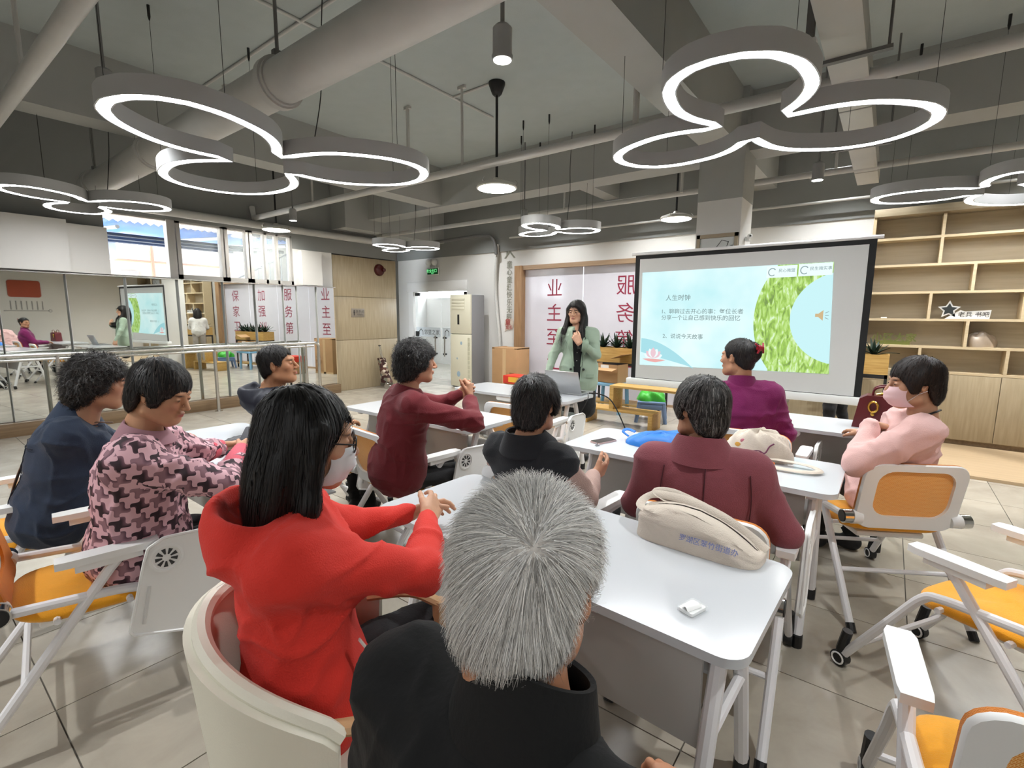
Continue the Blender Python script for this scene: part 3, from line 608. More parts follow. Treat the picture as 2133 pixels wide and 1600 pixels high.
def make_chair(front='caster'):
    t = thing('training_chair', 'x', 'chair', group='yellow and white training chairs')
    # seat cushion: rounded superellipse pad
    def sf(u, v):
        a = 2*pi*u; c, s_ = cos(a), sin(a); ex = .55
        x = .235*math.copysign(abs(c)**ex, c); y = .225*math.copysign(abs(s_)**ex, s_)
        ph = -pi/2+pi*v; r = cos(ph)**.35 if abs(ph) < pi/2-1e-6 else 0; zz = math.copysign(abs(sin(ph))**.8, ph)
        dip = -.02*(y/.225)**2 if y > 0 else .012*(y/.225)**2
        return (x*r, y*r, .445+.032*zz+dip*(1 if zz > 0 else 1.6))
    MB().grid(sf, 36, 13, wrapu=True).build('seat', YEL, t, 70)
    MB().b2((-.16, -.15, .385), (.16, .15, .415), .01).build('seat_pan', WHITE_PLASTIC, t)
    # back frame
    def back_pt(x, h):   # x across, h 0..1 up
        return Vector((x, -.215-.07*h-.03*(1-(x/.24)**2)*(1-.4*h), .47+.345*h))
    out = rrect(.46, .355, .07, 5); inn = rrect(.34, .245, .07, 5, 0, .02)
    def ring(poly, off, dz=0): return [back_pt(px, (py+.1775)/.355)+Vector((0, off, dz)) for px, py in poly]
    n = len(out)
    def loft(rows, name, mat, closed=True):
        vs = [p for r in rows for p in r]; fs = []
        m = len(rows)
        for a in range(m if closed else m-1):
            b = (a+1) % m
            for k in range(n): fs.append((a*n+k, a*n+(k+1) % n, b*n+(k+1) % n, b*n+k))
        return MB().add(vs, fs).build(name, mat, t, 40)
    out2 = rrect(.452, .347, .068, 5)
    loft([ring(out2, -.012), ring(out, -.004), ring(out, .004), ring(inn, .008), ring(inn, -.012)], 'back_frame', WHITE_PLASTIC)
    # orange upholstered rim on the front of the frame
    loft([ring(out, .004), ring(rrect(.462, .357, .07, 5), .016), ring(rrect(.44, .335, .07, 5), .022), ring(inn, .018), ring(inn, .009)], 'back_rim', ORG)
    vs = ring(inn, .004); c = sum(vs, Vector())/n
    mrow = [ring(rrect(.34*f, .245*f, .07*f, 5, 0, .02), .004) for f in (1.03, .75, .5, .25)]
    vs = [p for r in mrow for p in r]+[back_pt(0, .56)+Vector((0, .004, 0))]; fs = []
    for a in range(3):
        for k in range(n): fs.append((a*n+k, a*n+(k+1) % n, (a+1)*n+(k+1) % n, (a+1)*n+k))
    fs += [(3*n+k, 3*n+(k+1) % n, 4*n) for k in range(n)]
    MB().add(vs, fs).build('back_mesh', MESHB, t, 60)
    for s in (-1, 1):
        x = .255*s
        hp = Vector((x, -.235, .525))
        MB().cyl((s*.2, -.235, .52), (s*.245, -.235, .525), .03, .036, seg=18).build('hinge_arm', WHITE_PLASTIC, t)
        h = MB().cyl((s*.245, -.235, .525), (s*.285, -.235, .525), .034, seg=20).build('hinge', CHROME, t)
        MB().cyl((s*.285, -.235, .525), (s*.289, -.235, .525), .029, seg=20).build('hinge_cap', BLACK, h)
        # tube from hinge forward, bending down to the front foot
        MB().tube(bez([(x, -.235, .52), (x, -.05, .505), (x, .09, .49), (x, .15, .46), (x, .24, .32), (x*1.03, .40, .06)], 5), .017, 10).build('front_leg', WHITE_METAL, t)
        # tube from arm pad down to the rear foot
        MB().tube([(x, .09, .625), (x, .05, .58), (x*1.05, -.36, .03)], .018, 10).build('rear_leg', WHITE_METAL, t)
        MB().cyl((x*1.05, -.36, .035), (x*1.052, -.385, .0), .02, seg=10).build('rear_cap', BLACK, t)
        if front == 'caster':
            MB().cyl((x*1.03, .395, .17), (x*1.035, .415, .07), .02, seg=10).build('caster_stem', BLACK, t)
            w = MB().cyl((x*1.03-.018, .415, .035), (x*1.03+.018, .415, .035), .034, seg=18).build('caster_wheel', BLACK, t)
            MB().tube([Vector((x*1.03-.019, .415+.024*cos(a), .035+.024*sin(a))) for a in np.linspace(0, 2*pi, 17)[:-1]], .004, 5, closed=True).build('caster_rim', WHITE_PLASTIC, w)
        else: MB().cyl((x*1.03, .39, .065), (x*1.04, .425, .0), .02, seg=10).build('front_cap', BLACK, t)
        pad = MB().prism([(-.03, -.14), (-.034, -.11), (-.036, .12), (-.026, .15), (.026, .15), (.036, .12), (.034, -.11), (.03, -.14)], .635, .66, Matrix.Translation((s*.262, .05, 0))); pad.build('armrest', WHITE_PLASTIC, t, 40)
        MB().prism([(-.03, -.1), (-.02, .09), (.02, .09), (.03, -.1)], .61, .637, Matrix.Translation((s*.262, .06, 0))).build('arm_bracket', WHITE_PLASTIC, t, 40)
    MB().tube([(-.26, .33, .16), (.26, .33, .16)], .012, 8).build('front_stretcher', WHITE_METAL, t)
    MB().tube([(-.26, -.2, .23), (.26, -.2, .23)], .012, 8).build('rear_stretcher', WHITE_METAL, t)
    for y in (-.1, .1): MB().tube([(-.255, y, .5-.06), (.255, y, .5-.06)], .011, 8).build('seat_bar', WHITE_METAL, t)
    # folded writing tablet on the right side
    Mt = Matrix.Translation((.31, .27, .485)) @ Matrix.Rotation(RAD(-17), 4, 'X') @ Matrix(((0, 0, 1, 0), (1, 0, 0, 0), (0, 1, 0, 0), (0, 0, 0, 1)))
    poly = [(-.135, -.2), (.10, -.2), (.135, -.17), (.15, .16), (.13, .2), (.08, .21), (-.11, .16), (-.15, .12), (-.15, .06)]
    sm2 = []
    for i, p in enumerate(poly):
        a, b, c = Vector(poly[i-1]), Vector(p), Vector(poly[(i+1) % len(poly)])
        for f in (.18, .06): sm2.append(tuple(b.lerp(a, f)))
        for f in (.06, .18): sm2.append(tuple(b.lerp(c, f)))
    tb = MB().prism(sm2, -.008, .008, Mt).build('writing_tablet', WHITE_PLASTIC, t, 50)
    big = Vector((0, 0)); rim = [tuple(Vector(p)*.93) for p in sm2]
    MB().tube([Mt @ Vector((x_, y_, .008)) for x_, y_ in sm2], .006, 6, closed=True).build('tablet_rim', WHITE_PLASTIC, tb)
    cup = MB().lathe([(.052, .008), (.055, .012), (.046, .013), (.044, .009), (.0, .0085)], (-.085, .085, 0), 28, Mt).build('cup_recess', WHITE_PLASTIC, tb)
    sl = MB()
    for k in range(9):
        a = 2*pi*k/9; pp = [(cos(a-.17)*.014, sin(a-.17)*.014), (cos(a-.2)*.036, sin(a-.2)*.036), (cos(a+.2)*.036, sin(a+.2)*.036), (cos(a+.17)*.014, sin(a+.17)*.014)]
        sl.prism([(p[0]-.085, p[1]+.085) for p in pp], .009, .0105, Mt)
    sl.build('drain_slot', pm('slot_dark', '#3a3a3a', .7), tb, 0)
    MB().tube([Mt @ Vector((-.115, -.02, .009)), Mt @ Vector((-.1, -.16, .009))], .006, 6).build('pen_groove', pm('groove_grey', '#d3d2d0', .5), tb)
    MB().tube([(.262, .15, .64), (.29, .2, .6), (.305, .22, .52)], .01, 8).build('tablet_hinge', WHITE_METAL, t)
    return t
CH0 = make_chair('caster')
CH = [(-.49, 2.0, 2, 'caster', 'training chair holding the woman in the maroon coat, tote leaning on it'), (-1.22, 1.95, -4, 'caster', 'training chair under the woman in the black vest'),
      (-2.37, 2.0, -6, 'caster', 'training chair with orange mesh back beside woman in dark red jacket'), (-3.06, 1.79, 0, 'caster', 'training chair under the man in the navy jacket'),
      (-3.24, .36, -4, 'caster', 'training chair under the woman in denim, left edge'),
      (-.62, 3.46, 0, 'caster', 'training chair under the woman in purple'), (.02, 3.18, 31, 'caster', 'training chair under the woman in pink wearing a mask'),
      (-2.33, 3.24, 4, 'caster', 'empty training chair pushed up to the laptop table'),
      (.45, 2.42, 58, 'caster', 'empty training chair turned sideways at the right edge'), (.375, 1.45, 6, 'caster', 'empty training chair in the lower right corner')]
CHAIRS = []
for i, (x, y, r, fr, lb) in enumerate(CH):
    if i == 0: CH0.location = (x, y, 0); CH0.rotation_euler = (0, 0, RAD(r)); CH0['label'] = lb; CHAIRS.append(CH0)
    else: CHAIRS.append(dup(CH0, (x, y, 0), r, lb, skip=('writing_tablet', 'tablet_hinge') if lb.startswith('empty') and 'right' in lb else ()))
CHP = make_chair('cap'); CHP.location = (-2.42, .42, 0); CHP.rotation_euler = (0, 0, RAD(-9)); CHP['label'] = 'training chair under the woman in patterned shirt, tablet hanging beside it'
# cream armchair of the woman in red
ca = thing('cream_armchair', 'cream leather tub chair with wooden arms under the woman in red', 'chair', (-1.05, .655, 0), -46)
CL = pm('cream_leather', '#e6e2d0', .42, var=(8, .03), bump=(220, .08)); BEECH = woodmat('beech_wood', '#d2ab7f', '#bd9468', 'Y', 8)
def tub(u, v):
    a = RAD(-195+210*u); w = .25; d = .245     # around the back, from left arm to right arm
    f = sin(pi*u); top = .63+.17*f**.7
    x = w*cos(a)*(1.0+.10*v); y = d*sin(a)*(1.0+.16*v)-.02
    z = .40+(top-.40)*v
    return (x, y, z)
MB().grid(tub, 40, 9, thick=-.035).build('backrest', CL, ca, 60)
MB().tube([tub(u, 1.0) for u in np.linspace(0, 1, 40)], .02, 8).build('top_piping', CL, ca)
def csf(u, v):
    a = 2*pi*u; ph = -pi/2+pi*v; r = max(cos(ph), 0)**.4
    return (0.235*math.copysign(abs(cos(a))**.7, cos(a))*r, .235*math.copysign(abs(sin(a))**.7, sin(a))*r+.02, .42+.05*sin(ph))
MB().grid(csf, 32, 9, wrapu=True).build('seat', CL, ca, 70)
for s in (-1, 1):
    MB().tube(bez([(s*.25, .02, .635), (s*.25, .15, .64), (s*.245, .24, .60)], 4), .021, 8, flat=.7).build('armrest', BEECH, ca)
    MB().tube([(s*.245, .24, .61), (s*.235, .23, .01)], [.022, .015], 8).build('front_leg', BEECH, ca)
    MB().tube([(s*.22, -.2, .42), (s*.26, -.27, .01)], [.024, .015], 8).build('rear_leg', BEECH, ca)
gc = dup(CH0, (-.42, .33, 0), -4, 'training chair under the grey-haired man in black', 'yellow and white training chairs', skip=())
# ---------------- bookcase
bk = thing('bookcase', 'tall pale oak bookcase with staggered shelves over base cabinets', 'bookcase', (-.27, 7.6, 0))
BX1 = 3.9; DP = .28
BACKP = woodmat('bookcase_back', '#c3b69d', '#b2a48a', 'X', 5)
MB().b2((0, DP-.02, .8), (BX1, DP, 2.72)).build('back_panel', BACKP, bk, 0)
MB().b2((0, -.02, 2.70), (BX1, DP, 2.79), .003).build('cornice', LIGHTWOOD_H, bk)
MB().b2((0, 0, .0), (.03, DP, 2.7)).build('side_panel', SHELFEDGE, bk, 0); MB().b2((BX1-.03, 0, 0), (BX1, DP, 2.7)).build('side_panel', SHELFEDGE, bk, 0)
hz = [.80, 1.17, 1.48, 1.79, 2.11, 2.43]
hz = [.86, 1.155, 1.475, 1.795, 2.115, 2.43, 2.70]
for z in hz[:-1]: MB().b2((.03, 0, z-.014), (BX1-.03, DP-.02, z+.014)).build('shelf', SHELFEDGE, bk, 0)
dv = [[.62, 1.42, 2.3, 3.1], [1.02, 1.85, 2.7], [.66, 1.5, 2.35, 3.2], [1.05, 1.9, 2.75], [.68, 1.5, 2.3, 3.1], [1.0, 2.0, 3.0]]
dv = [[.58, 1.33, 2.1, 2.9], [.97, 1.75, 2.6], [.62, 1.4, 2.2, 3.0], [1.0, 1.8, 2.6], [.66, 1.46, 2.25, 3.0]]
rows = [(.86, 1.155), (1.155, 1.475), (1.475, 1.795), (1.795, 2.115), (2.115, 2.43), (2.43, 2.7)]
dvv = [dv[0], dv[1], dv[2], dv[1], dv[4], dv[4]]
for (a, b), xs_ in zip(rows, dvv):
    for x in xs_: MB().b2((x-.014, 0, a+.014), (x+.014, DP-.02, b-.014)).build('divider', SHELFEDGE, bk, 0)
MB().b2((.03, .02, .08), (BX1-.03, DP, .846)).build('base_cabinet', LIGHTWOOD, bk, 0)
for k in range(6): MB().b2((.03+.64*k+.003, -.0, .09), (.03+.64*(k+1)-.003, .02, .842), .002).build('cabinet_door', LIGHTWOOD, bk)
MB().b2((.03, .03, 0), (BX1-.03, .06, .08)).build('kick_plate', DARKWOOD, bk, 0)
# ================================================================ SCREEN, DISPLAYS, LOOSE THINGS
YS = 5.5
scn = thing('projection_screen', 'large projection screen with black border showing a pale blue slide', 'projection screen', (-1.28, YS, 0))
def L(x, z, dy=0): return (x+1.28, dy, z)
MB().b2(L(-2.415, .75, 0), L(-.155, 2.19, .006)).build('black_border', pm('screen_black', '#0e0e0f', .7), scn, 0)
MB().b2(L(-2.36, .77, -.002), L(-.21, 2.145, 0)).build('fabric', pm('screen_fabric', '#d2d2d0', .9), scn, 0)
MB().tube([L(-2.46, 2.205), L(-.11, 2.205)], .016, 10).build('top_bar', WHITE_METAL, scn)
MB().b2(L(-2.46, .69, -.05), L(-.1, .765, .05), .015).build('casing', WHITE_PLASTIC, scn)
MB().tube([L(-1.28, .72, .08), L(-1.28, 2.2, .08)], .014, 8).build('mast', STEEL, scn)
MB().tube([L(-1.28, .7, .08), L(-1.28, .35, .08)], .02, 8).build('stand_tube', WHITE_METAL, scn)
for a in (15, 165, 270): MB().tube([(0, .08, .38), (.34*cos(RAD(a)), .08+.34*sin(RAD(a)), .02)], .012, 8).build('stand_leg', WHITE_METAL, scn)
def slide_mat(name, fn):
    m = bpy.data.materials.new(name); m.use_nodes = True; nt = m.node_tree; nt.nodes.clear(); o = nt.nodes.new('ShaderNodeOutputMaterial'); e = nt.nodes.new('ShaderNodeEmission'); nt.links.new(e.outputs[0], o.inputs[0]); e.inputs[1].default_value = .56
    tc = nt.nodes.new('ShaderNodeTexCoord'); fn(nt, tc, e); return m
def _bgf(nt, tc, e):
    n = nt.nodes.new('ShaderNodeTexNoise'); n.inputs['Scale'].default_value = 1.6; n.inputs['Detail'].default_value = 3; nt.links.new(tc.outputs['Object'], n.inputs['Vector'])
    r = nt.nodes.new('ShaderNodeValToRGB'); r.color_ramp.elements[0].position = .35; r.color_ramp.elements[0].color = lin('#c3eef2'); r.color_ramp.elements[1].position = .65; r.color_ramp.elements[1].color = lin('#e6fbfb'); nt.links.new(n.outputs['Fac'], r.inputs[0]); nt.links.new(r.outputs[0], e.inputs[0])
def _leaf(nt, tc, e):
    mp = nt.nodes.new('ShaderNodeMapping'); mp.inputs['Scale'].default_value = (26, 1, 9); mp.inputs['Rotation'].default_value = (0, .35, 0); nt.links.new(tc.outputs['Object'], mp.inputs[0])
    n = nt.nodes.new('ShaderNodeTexNoise'); n.inputs['Scale'].default_value = 1.0; n.inputs['Detail'].default_value = 3; n.inputs['Distortion'].default_value = 1.0; nt.links.new(mp.outputs[0], n.inputs['Vector'])
    r = nt.nodes.new('ShaderNodeValToRGB'); el = r.color_ramp.elements; el[0].position = .32; el[0].color = lin('#7d9a58'); el[1].position = .68; el[1].color = lin('#dff5d6'); q = el.new(.46); q.color = lin('#a3cc62'); q = el.new(.57); q.color = lin('#bfe28a')
    nt.links.new(n.outputs['Fac'], r.inputs[0]); nt.links.new(r.outputs[0], e.inputs[0])
def flat(poly, dy, name, mat, par):
    me = bpy.data.meshes.new(name); me.from_pydata([L(x, z, dy) for x, z in poly], [], [tuple(range(len(poly)))[::-1]]); me.materials.append(mat); o = bpy.data.objects.new(name, me); COL.objects.link(o); o.parent = par; return o
S_TL, S_TR, S_BR, S_BL = (-2.323, 1.993), (-.465, 2.008), (-.421, .964), (-2.31, .925)
SL = flat([S_TL, S_TR, S_BR, S_BL], -.006, 'slide', slide_mat('slide_pale_cyan', _bgf), scn)
def arc(c, r, a0, a1, n=40): return [(c[0]+r*cos(RAD(a0+(a1-a0)*k/n)), c[1]+r*sin(RAD(a0+(a1-a0)*k/n))) for k in range(n+1)]
oc, orr, ic, irr = (-.26, 1.472), .85, (-.35, 1.487), .435
xr = lambda z: -.465+(2.005-z)*.042
po = [p for p in arc(oc, orr, 90, 270, 80) if .95 < p[1] < 2.0 and p[0] < xr(p[1])]
pi_ = [p for p in arc(ic, irr, 270, 90, 60) if p[0] < xr(p[1])]
poly = [(po[0][0], 2.003)]+po+[(po[-1][0], .955), (-.42, .963)]+[(xr(pi_[0][1]), pi_[0][1])]+pi_+[(xr(pi_[-1][1]), pi_[-1][1])]+[(-.463, 2.007)]
flat(poly, -.008, 'foliage_photo', slide_mat('slide_foliage', _leaf), scn)
def E1(c): return lambda nt, tc, e: e.inputs[0].__setattr__('default_value', lin(c))
TXT = slide_mat('slide_text', E1('#7d9090')); CYN = slide_mat('slide_cyan', E1('#a6dbe4')); WHT = slide_mat('slide_white', E1('#e9fafa')); PNK = slide_mat('slide_pink', E1('#e7c6cf')); PNK2 = slide_mat('slide_coral', E1('#e8aca8')); TAN = slide_mat('slide_tan', E1('#cdb48a')); LGR = slide_mat('slide_logo_grey', E1('#92a6a8'))
flat([(xr(pi_[0][1]), pi_[0][1])]+pi_+[(xr(pi_[-1][1]), pi_[-1][1])], -.008, 'pond_photo', slide_mat('slide_pond', E1('#c6eef2')), scn)
flat([(-2.3, 1.08)]+[(-2.3+t*.62, 1.24-.32*t**1.8) for t in np.linspace(0, 1, 12)]+[(-1.75, .95), (-2.1, 1.03)], -.008, 'lotus_leaf', CYN, scn)
for k, a in enumerate((-66, -42, -20, 0, 20, 42, 66)):
    a = RAD(a); c = (-2.15, 1.015); ln = .15-.025*abs(k-3)/3; w = .032
    d = (sin(a), cos(a)); q = (d[1], -d[0])
    flat([(c[0]+d[0]*ln*t+q[0]*w*s*sin(pi*min(t*1.05, 1))**.8, c[1]+d[1]*ln*t*.85+q[1]*w*s*sin(pi*min(t*1.05, 1))) for s, ts in ((1, np.linspace(.02, .95, 8)), (-1, np.linspace(.95, .02, 8))) for t in ts], -.0085-.0004*(3-abs(k-3)), 'lotus_petal', PNK if k % 2 else WHT, scn)
flat([(-2.28, 1.0), (-2.2, .975), (-2.12, .968), (-2.04, .985), (-2.0, 1.0), (-2.1, 1.005), (-2.2, 1.008)], -.0105, 'lotus_base', PNK2, scn)
for (body, x, z, s) in (('人生时钟', -1.896, 1.702, .07), ('1、聊聊过去开心的事：每位长者', -1.64, 1.552, .06), ('分享一个让自己感到快乐的回忆', -1.655, 1.483, .06), ('2、说说今天故事', -1.825, 1.277, .06)):
    text_on(scn, 'slide_text', body, s, TXT, face_y(x+1.28, -.0085, z), bold=.004)['kind'] = 'stuff'
for x0, x1, z0, z1, bd in ((-1.022, -.757, 1.88, 1.992, '民心微盟'), (-.745, -.468, 1.885, 2.0, '民生微实事')):
    flat([(x0, z0), (x0, z1), (x1, z1+.004), (x1, z0+.004)][::-1], -.009, 'logo_panel', WHT, scn)
    text_on(scn, 'logo_text', bd, .036, LGR, face_y((x0+x1)/2+1.28+.045, -.0095, (z0+z1)/2+.012), bold=.01)
    MB().tube([L(x0+.05+.032*cos(a), (z0+z1)/2+.035*sin(a), -.0095) for a in np.linspace(.6, 5.4, 16)], .005, 5).build('logo_mark', LGR, scn)
flat([(-.575, 1.50), (-.575, 1.53), (-.55, 1.53), (-.51, 1.565), (-.51, 1.465), (-.55, 1.50)], -.009, 'speaker_icon', TAN, scn)
for a in (-25, 0, 25): flat([(-.495+.0*cos(RAD(a)), 1.515+.05*sin(RAD(a))-.003), (-.465, 1.515+.085*sin(RAD(a))-.003), (-.465, 1.515+.085*sin(RAD(a))+.003), (-.495, 1.515+.05*sin(RAD(a))+.003)], -.009, 'speaker_wave', LGR, scn)
# framed picture and small camera on the column
fp = thing('framed_picture', 'white framed line drawing with wooden frame on the column', 'picture', (-1.585, 5.75, 2.2))
WF = pm('picture_frame_wood', '#a89880', .5)
MB().b2((-.215, -.03, .15), (.215, 0, .19)).build('frame_rail', WF, fp, 0); MB().b2((-.215, -.03, -.25), (.215, 0, -.21)).build('frame_rail', WF, fp, 0)
for s in (-1, 1): MB().b2((s*.215-.0, -.03, -.25), (s*.18, 0, .19)).build('frame_stile', WF, fp, 0)
MB().b2((-.19, -.015, -.22), (.19, -.0, .16)).build('paper', pm('picture_paper', '#dcdcd8', .6), fp, 0)
MB().tube([(0, -.016, .05), (.05, -.016, .12), (.12, -.016, .1), (.1, -.016, .04), (.16, -.016, .06), (.18, -.016, .0)], .004, 5).build('drawing', pm('drawing_line', '#5c5c58', .6), fp)
wc = thing('wall_camera', 'tiny white camera on the side of the column', 'camera', (-1.355, 5.98, 2.32))
MB().b2((0, -.03, 0), (.05, .03, .05), .01).ell((.05, -.02, .05), (.028, .028, .028), 12, 8).build('body', WHITE_PLASTIC, wc); MB().ell((.06, -.045, .05), (.01, .006, .01), 8, 6).build('lens', BLACK, wc)
# ---------------- planters
LEAF = pm('dark_succulent_leaf', '#1f3526', .45, var=(20, .3)); SOIL = pm('dark_soil', '#231c17', .9)
def spiky(parent_loc, seed, s=1.0, label='', mat=LEAF, name='spiky_plant'):
    rnd = random.Random(seed); t = thing(name, label, 'plant', parent_loc, 0, 'plants in the wooden planters')
    MB().cyl((0, 0, -.03), (0, 0, .02*s), .02*s, seg=8).build('stem', SOIL, t)
    for k in range(16):
        a = k*2.4; el = .35+1.0*(k/16); ln = (.15+.06*rnd.random())*s; w = .017*s
        def lf(u, v, a=a, el=el, ln=ln, w=w):
            r = ln*u*cos(el)+.01; zz = ln*u*sin(el)-.06*ln/.2*u*u*(1-el/1.6); ww = w*(1-u)**.7*(.6+.8*min(u*3, 1))*(2*v-1)
            return (r*cos(a)-ww*sin(a), r*sin(a)+ww*cos(a), zz+abs(2*v-1)*.006)
        MB().grid(lf, 7, 3, thick=.002).build('leaf', mat, t, 60)
    return t
def planter(x0, x1, y, zb, zt, label, low=False):
    t = thing('planter_stand', label, 'planter', ((x0+x1)/2, y, 0)); w = (x1-x0)/2; d = .16
    bx = MB().b2((-w, -d, zb), (w, -d+.02, zt)).build('front_board', PINE, t, 0)
    MB().b2((-w, d-.02, zb), (w, d, zt)).build('back_board', PINE, t, 0)
    for s in (-1, 1): MB().b2((s*w, -d+.02, zb), (s*(w-.02), d-.02, zt)).build('end_board', PINE, t, 0)
    MB().b2((-w+.02, -d+.02, zb), (w-.02, d-.02, zt-.03)).build('soil', SOIL, t, 0)
    for sx in (-1, 1):
        for sy in (-1, 1): MB().b2((sx*w, sy*d, 0), (sx*(w-.03), sy*(d-.03), zb)).build('frame_post', BLACK_METAL, t, 0)
    MB().b2((-w, -d, zb-.045), (w, d, zb)).build('frame_top', BLACK_METAL, t, 0)
    MB().b2((-w, -d, .1), (w, d, .13)).build('lower_shelf', PINE, t, 0)
    if low: MB().b2((-w+.03, -d+.01, .2), (w-.03, -d+.03, zb-.06)).build('lower_panel', LIGHTWOOD, t, 0)
    return t
planter(-3.8, -2.62, 7.2, .77, 1.0, 'pine planter box on black metal stand left of the screen')
planter(-1.0, .03, 7.22, .84, 1.07, 'pine planter box on black metal stand beside the bookcase', True)
for k, x in enumerate((-3.66, -3.42, -3.2, -2.95, -2.74)): spiky((x, 7.2, .985), k, 1.45, ['leftmost dark spiky plant in the planter behind the presenter', 'second dark spiky plant in the planter behind the presenter', 'third dark spiky plant, next to the screen edge', 'fourth dark spiky plant, hidden behind the screen', 'fifth dark spiky plant, hidden behind the screen at its column end'][k])
for k, x in enumerate((-.85, -.6, -.35, -.12)): spiky((x, 7.22, 1.055), 20+k, 1.2, ['dark spiky plant at the column end of the bookcase planter', 'dark spiky plant second from the column in the bookcase planter', 'dark spiky plant second from the bookcase in its planter', 'dark spiky plant nearest the bookcase, beside the screen edge'][k])
# ---------------- boxes, bench, stools behind the presenter
KRAFT = pm('kraft_cardboard', '#b08a61', .85, var=(6, .1), bump=(60, .08)); TAPE = pm('brown_tape', '#c4a57c', .4)
bx = thing('tall_cardboard_box', 'tall brown cardboard box standing against the wooden frame', 'box', (-5.75, 7.45, 0))
MB().b2((-.3, -.2, 0), (.3, .2, .88), .004).build('carton', KRAFT, bx)
MB().b2((-.3, -.203, .0), (.3, -.2, .04)).b2((-.04, -.203, 0), (.04, -.2, .86)).build('tape', TAPE, bx, 0)
for s in (-1, 1): MB().b2((s*.3, -.2, .86), (s*.24, .2, .885)).build('flap', KRAFT, bx, 0)
text_on(bx, 'print', '自然', .1, pm('carton_print', '#7d5c3b', .8), face_y(.18, -.2045, .3)); MB().b2((.13, -.2045, .4), (.24, -.2035, .42)).build('print_bar', MATS['carton_print'], bx, 0)
gb = thing('red_gift_box', 'red and gold gift box on low carton behind the laptop table', 'box', (-5.15, 6.9, 0))
MB().b2((-.2, -.14, 0), (.2, .14, .3), .003).build('carton', KRAFT, gb); MB().b2((-.22, -.16, .3), (.22, .16, .44), .004).build('lid', pm('gift_red', '#c8321f', .5), gb)
text_on(gb, 'print', '自然家', .12, pm('gift_print', '#2b2420', .6), face_y(0, -.142, .2)); MB().b2((-.1, -.163, .33), (.2, -.16, .42)).build('gold_band', pm('gift_gold', '#d9a63c', .4), gb, 0)
BLUEP = pm('sky_blue_plastic', '#7fb0d0', .45); SLATE = pm('slate_blue_plastic', '#6d84a8', .45)
def stool(name, label, loc, h, w, mat, rz=0):
    t = thing(name, label, 'stool', loc, rz)
    MB().box((0, 0, h-.02), (w, w, .04), bev=.015).build('seat', mat, t)
    for sx in (-1, 1):
        for sy in (-1, 1): MB().tube([(sx*(w/2-.03), sy*(w/2-.03), h-.03), (sx*(w/2+.01), sy*(w/2+.01), 0)], [.032, .024], 8).build('leg', mat, t)
    for s in (-1, 1):
        MB().box((s*(w/2-.01), 0, h-.075), (.03, w*.8, .07), bev=.01).build('apron', mat, t); MB().box((0, s*(w/2-.01), h-.075), (w*.8, .03, .07), bev=.01).build('apron', mat, t)
    return t
tbl = thing('blue_play_table', 'low sky blue plastic table carrying an open cardboard box', 'table', (-3.38, 6.95, 0))
MB().box((0, 0, .455), (.58, .42, .05), bev=.015).build('tabletop', BLUEP, tbl)
for sx in (-1, 1):
    for sy in (-1, 1): MB().cyl((sx*.2, sy*.14, .44), (sx*.22, sy*.15, 0), .03, seg=12).build('leg', BLUEP, tbl)
ob = thing('open_cardboard_box', 'open brown cardboard box on the low blue table', 'box', (-3.38, 6.92, .482), -6)
m_ = MB()
for p, q in (((-.22, -.15, 0), (.22, -.144, .28)), ((-.22, .144, 0), (.22, .15, .28)), ((-.22, -.15, 0), (-.214, .15, .28)), ((.214, -.15, 0), (.22, .15, .28)), ((-.22, -.15, 0), (.22, .15, .006))): m_.b2(p, q)
m_.build('carton', KRAFT, ob, 0)
MB().box((.3, 0, .32), (.2, .3, .005), Matrix.Translation((.0, 0, 0)) @ Matrix.Rotation(RAD(-20), 4, 'Y')).build('flap', KRAFT, ob, 0)
MB().box((0, -.2, .26), (.44, .13, .005), Matrix.Rotation(RAD(12), 4, 'X')).build('flap', KRAFT, ob, 0)
MB().b2((-.08, -.1515, .2), (.06, -.1505, .27)).build('shipping_label', pm('label_white', '#e6e4e2', .6), ob, 0)
bn = thing('stepped_bench', 'stepped pine bench of stacked open boxes below the screen', 'bench', (-2.6, 6.2, 0))
def plank(p, q): MB().b2(p, q, .003).build('plank', PINE, bn)
plank((-.36, -.15, .53), (.7, .15, .56)); plank((-.36, -.15, .23), (-.30, .15, .53)); plank((-.75, -.15, .2), (.26, .15, .23)); plank((.2, -.15, 0), (.26, .15, .2)); plank((-.75, -.15, 0), (-.69, .15, .2)); plank((.64, -.15, 0), (.7, .15, .53))
stool('blue_stool', 'slate blue plastic stool under the bench with green bag on it', (-2.62, 6.72, 0), .3, .38, SLATE, 20)
gbg = thing('green_bag', 'crumpled bright green bag lying on the slate blue stool', 'bag', (-2.64, 6.72, .3))
def crumple(rx, ry, h, seed, amp=.18, pw=.6):
    r = random.Random(seed); ph = [r.random()*6.28 for _ in range(8)]
    def f(u, v):
        a = 2*pi*u; t = v
        w = (1+amp*sin(3*a+ph[0])+amp*.7*sin(5*a+ph[1]+4*t))*(cos(t*pi/2)**pw)
        zz = h*(sin(t*pi/2))*(1+amp*.8*sin(2*a+ph[2]))+.01*sin(7*a+ph[3]+9*t)*h/.1*min(t*4, 1)
        return (rx*w*cos(a), ry*w*sin(a), max(zz, 0))
    return f
MB().grid(crumple(.2, .15, .15, 3), 36, 12, wrapu=True).build('sack', pm('green_sheet', '#3fae35', .35), gbg, 60)
